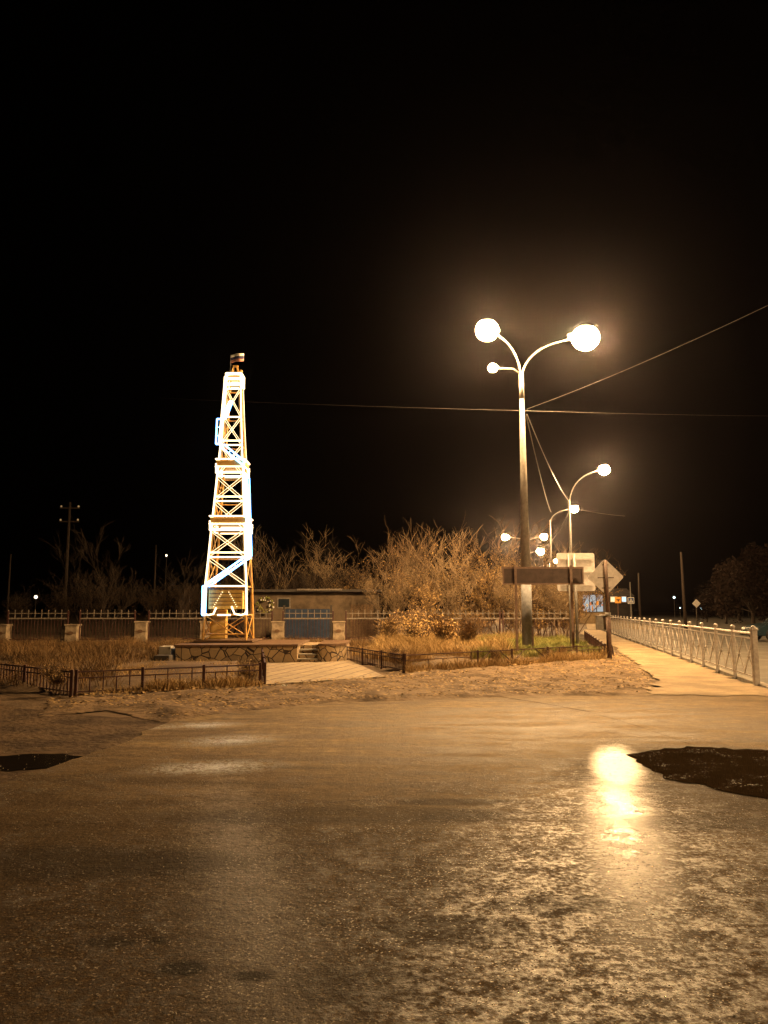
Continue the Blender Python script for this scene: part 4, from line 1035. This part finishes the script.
T = [
 ('bare', 268, 46, 'slender bare tree right behind the derrick, rising over the outbuilding', .98, .3),
 ('dimbare', 312, 47, 'bare forked tree above the outbuilding roof near its gutter', .92, 1.2),
 ('dimbushy', 292, 50, 'rounded leafy shrub behind the outbuilding, nearest the derrick', 1.15, 2.0),
 ('bushy2', 326, 50, 'dull leafy shrub behind the middle of the outbuilding', 1.25, .7),
 ('bushy', 362, 45.5, 'brown leafed shrub at the right end of the outbuilding', 1.12, 4.0),
 ('dimbushy', 345, 49, 'dull shrub peeping over the right part of the outbuilding roof', 1.15, 2.7),
 ('bare', 385, 45, 'thin pale bare tree above the shrub covered pillar', .82, 2.2),
 ('bushy2', 392, 41, 'leafy shrub directly behind the shrub covered pillar', .95, 5.0),
 ('bare2', 408, 44, 'straight bare tree left of the tallest bare tree', 1.0, 3.3),
 ('bare', 430, 41, 'tallest pale bare tree in the middle of the shrubs', .98, 4.4),
 ('bushy', 426, 38.8, 'big golden brown shrub under the tallest bare tree', .92, 1.0),
 ('bare2', 447, 42, 'bare branching tree leaning over the golden brown shrub', 1.0, 5.2),
 ('bushy2', 452, 39.5, 'dense dull shrub between the tallest bare tree and the lamp post', 1.15, 3.0),
 ('bushy', 478, 41, 'high leafy shrub just left of the notice board', 1.22, 2.8),
 ('bushy', 500, 42.5, 'leafy shrub rising over the left half of the notice board', 1.20, 5.6),
 ('bushy2', 515, 39.5, 'shrub seen under the left half of the notice board', 1.0, .4),
 ('bushy', 540, 42, 'leafy shrub right of the lamp post above the notice board', 1.0, 3.9),
 ('bushy2', 560, 40, 'shrub under the right half of the notice board, behind the picket fence', .95, 1.9),
 ('bare', 566, 50, 'bare tree whose twigs rise above the large pale sign', .98, .9),
 ('bushy', 575, 50, 'leafy tree top showing above the large pale sign', 1.05, 4.8),
 ('low', 418, 30.5, 'low golden bush in the grass behind the corner of the middle low fence', 1.0, .6),
 ('low', 440, 29, 'low twiggy bush in the dry grass left of the green grass', .9, 2.6),
 ('low', 466, 30, 'low brown bush at the edge of the green grass', .85, 4.1),
 ('low', 512, 42, 'low tangled bush behind the picket fence, left of the lamp post base', 1.25, 1.1),
 ('low', 534, 41.5, 'low tangled bush behind the picket fence, right beside the lamp post base', 1.2, 2.2),
 ('low', 551, 42.5, 'low tangled bush behind the picket fence, between lamp post and right board post', 1.3, 3.4),
 ('low', 568, 42, 'low tangled bush behind the right end of the picket fence', 1.25, 4.9),
 ('low', 484, 42, 'low tangled bush behind the fence, left of the notice board', 1.3, .2),
 ('low', 458, 41.5, 'low tangled bush behind the middle of the fence under the high shrubs', 1.3, 5.7),
 ('low', 390, 32, 'low bush in the dry grass in front of the shrub covered pillar', .85, 5.1),
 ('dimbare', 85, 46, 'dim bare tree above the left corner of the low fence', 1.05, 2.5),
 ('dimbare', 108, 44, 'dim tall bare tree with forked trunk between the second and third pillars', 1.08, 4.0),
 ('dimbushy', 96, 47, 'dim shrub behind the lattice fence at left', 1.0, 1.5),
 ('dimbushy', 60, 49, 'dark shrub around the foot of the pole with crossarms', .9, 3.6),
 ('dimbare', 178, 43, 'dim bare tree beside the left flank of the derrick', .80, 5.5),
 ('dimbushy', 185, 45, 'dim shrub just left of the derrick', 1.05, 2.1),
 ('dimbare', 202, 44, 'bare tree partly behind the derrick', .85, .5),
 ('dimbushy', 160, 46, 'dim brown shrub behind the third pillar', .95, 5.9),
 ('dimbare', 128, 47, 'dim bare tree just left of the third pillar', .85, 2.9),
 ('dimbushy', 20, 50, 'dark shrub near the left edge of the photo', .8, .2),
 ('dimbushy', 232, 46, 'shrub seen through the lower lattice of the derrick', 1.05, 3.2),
 ('dimbushy', 250, 45, 'shrub between the derrick and the left end of the outbuilding', 1.05, 4.6),
]
for (k, px, Y, lab, s, rz) in T: plant(k, px, Y, lab, s*(1 if k == 'low' else .8 if px < 215 else .87 if px > 350 else .95), rz)
# low dark weeds overgrowing the low fences
for (px, py, s, rz, lab) in ((250, 684, .32, .3, 'dark weed clump at the right end of the left low fence'), (58, 694, .34, 1.3, 'dark weed clump at the front corner of the left bed'), (398, 669, .36, 2.0, 'dark weed clump at the corner of the middle low fence'),
                       (494, 665.5, .28, 3.1, 'weed clump under the slanted braces of the middle low fence'), (545, 662, .26, 4.0, 'weed clump at the low fence below the lamp post'), (562, 660.5, .27, 5.0, 'weed clump at the low fence below the notice board'), (607, 658.5, .24, 5.5, 'weed clump around the foot of the diamond sign pole')):
    o = plant('low', 300, 20, lab, s, rz, 'weed clumps at the low fences'); p = G(px, py); o.location = (p.x, p.y, .02)
# dark dense trees at right across the road
def dense(seed, H, W):
    rnd = random.Random(seed); cl = [(rnd.uniform(-.4,.4)*W, rnd.uniform(-.4,.4)*W, rnd.uniform(.3,.9)*H, rnd.uniform(.16,.3)*W) for _ in range(14)]; lf = MB()
    for i in range(5200):
        cx, cy, cz_, r = rnd.choice(cl); d = Vector((rnd.gauss(0,1), rnd.gauss(0,1), rnd.gauss(0,1))).normalized()*r*rnd.uniform(.6, 1.05); c = Vector((cx, cy, cz_))+d
        if c.z < .2: continue
        a = Vector((rnd.gauss(0,1), rnd.gauss(0,1), rnd.gauss(0,1))).normalized(); b = a.orthogonal().normalized(); s = rnd.uniform(.08,.2)
        lf.add([c-a*s, c+b*s*.6, c+a*s, c-b*s*.6], [(0,1,2,3)])
    tr = MB(); tr.tube([(0,0,-.2), (.1,0,H*.3), (0,.1,H*.75)], [W*.035, W*.025, .03], 7)
    for cx, cy, cz_, r in cl: tr.tube([(0,0,H*.2), (cx*.5, cy*.5, (cz_+H*.2)/2), (cx, cy, cz_)], [.08,.05,.02], 4)
    return tr, lf
tr, lf = dense(5, 6.5, 6); pr = thing('dense_tree', 'x', 'tree'); tr.build('trunk', M['barkdim'], pr); lf.build('crown', M['leafdark'], pr); first = True
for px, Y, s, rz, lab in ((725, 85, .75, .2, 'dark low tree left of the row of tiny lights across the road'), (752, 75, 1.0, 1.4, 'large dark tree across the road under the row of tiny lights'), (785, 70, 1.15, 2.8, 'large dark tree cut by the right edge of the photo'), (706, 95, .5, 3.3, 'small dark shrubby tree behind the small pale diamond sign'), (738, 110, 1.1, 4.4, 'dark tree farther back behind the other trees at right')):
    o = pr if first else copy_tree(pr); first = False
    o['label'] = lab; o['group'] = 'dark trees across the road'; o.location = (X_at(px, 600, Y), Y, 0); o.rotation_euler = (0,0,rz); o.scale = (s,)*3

# ------------------------------------------------------------ night air
hz = MB().box((0, 80, 14), (260, 250, 30.5)).build('haze', bpy.data.materials.new('night_haze')); m = hz.data.materials[0]; m.use_nodes = True
nt = m.node_tree; nt.nodes.clear(); o_ = nt.nodes.new('ShaderNodeOutputMaterial'); pv = nt.nodes.new('ShaderNodeVolumePrincipled')
pv.inputs['Color'].default_value = (.95,.82,.9,1); pv.inputs['Density'].default_value = .00009; pv.inputs['Anisotropy'].default_value = .94
nt.links.new(pv.outputs[0], o_.inputs['Volume']); tag(hz, 'thin night haze glowing around the street lamps', 'haze', kind='stuff')
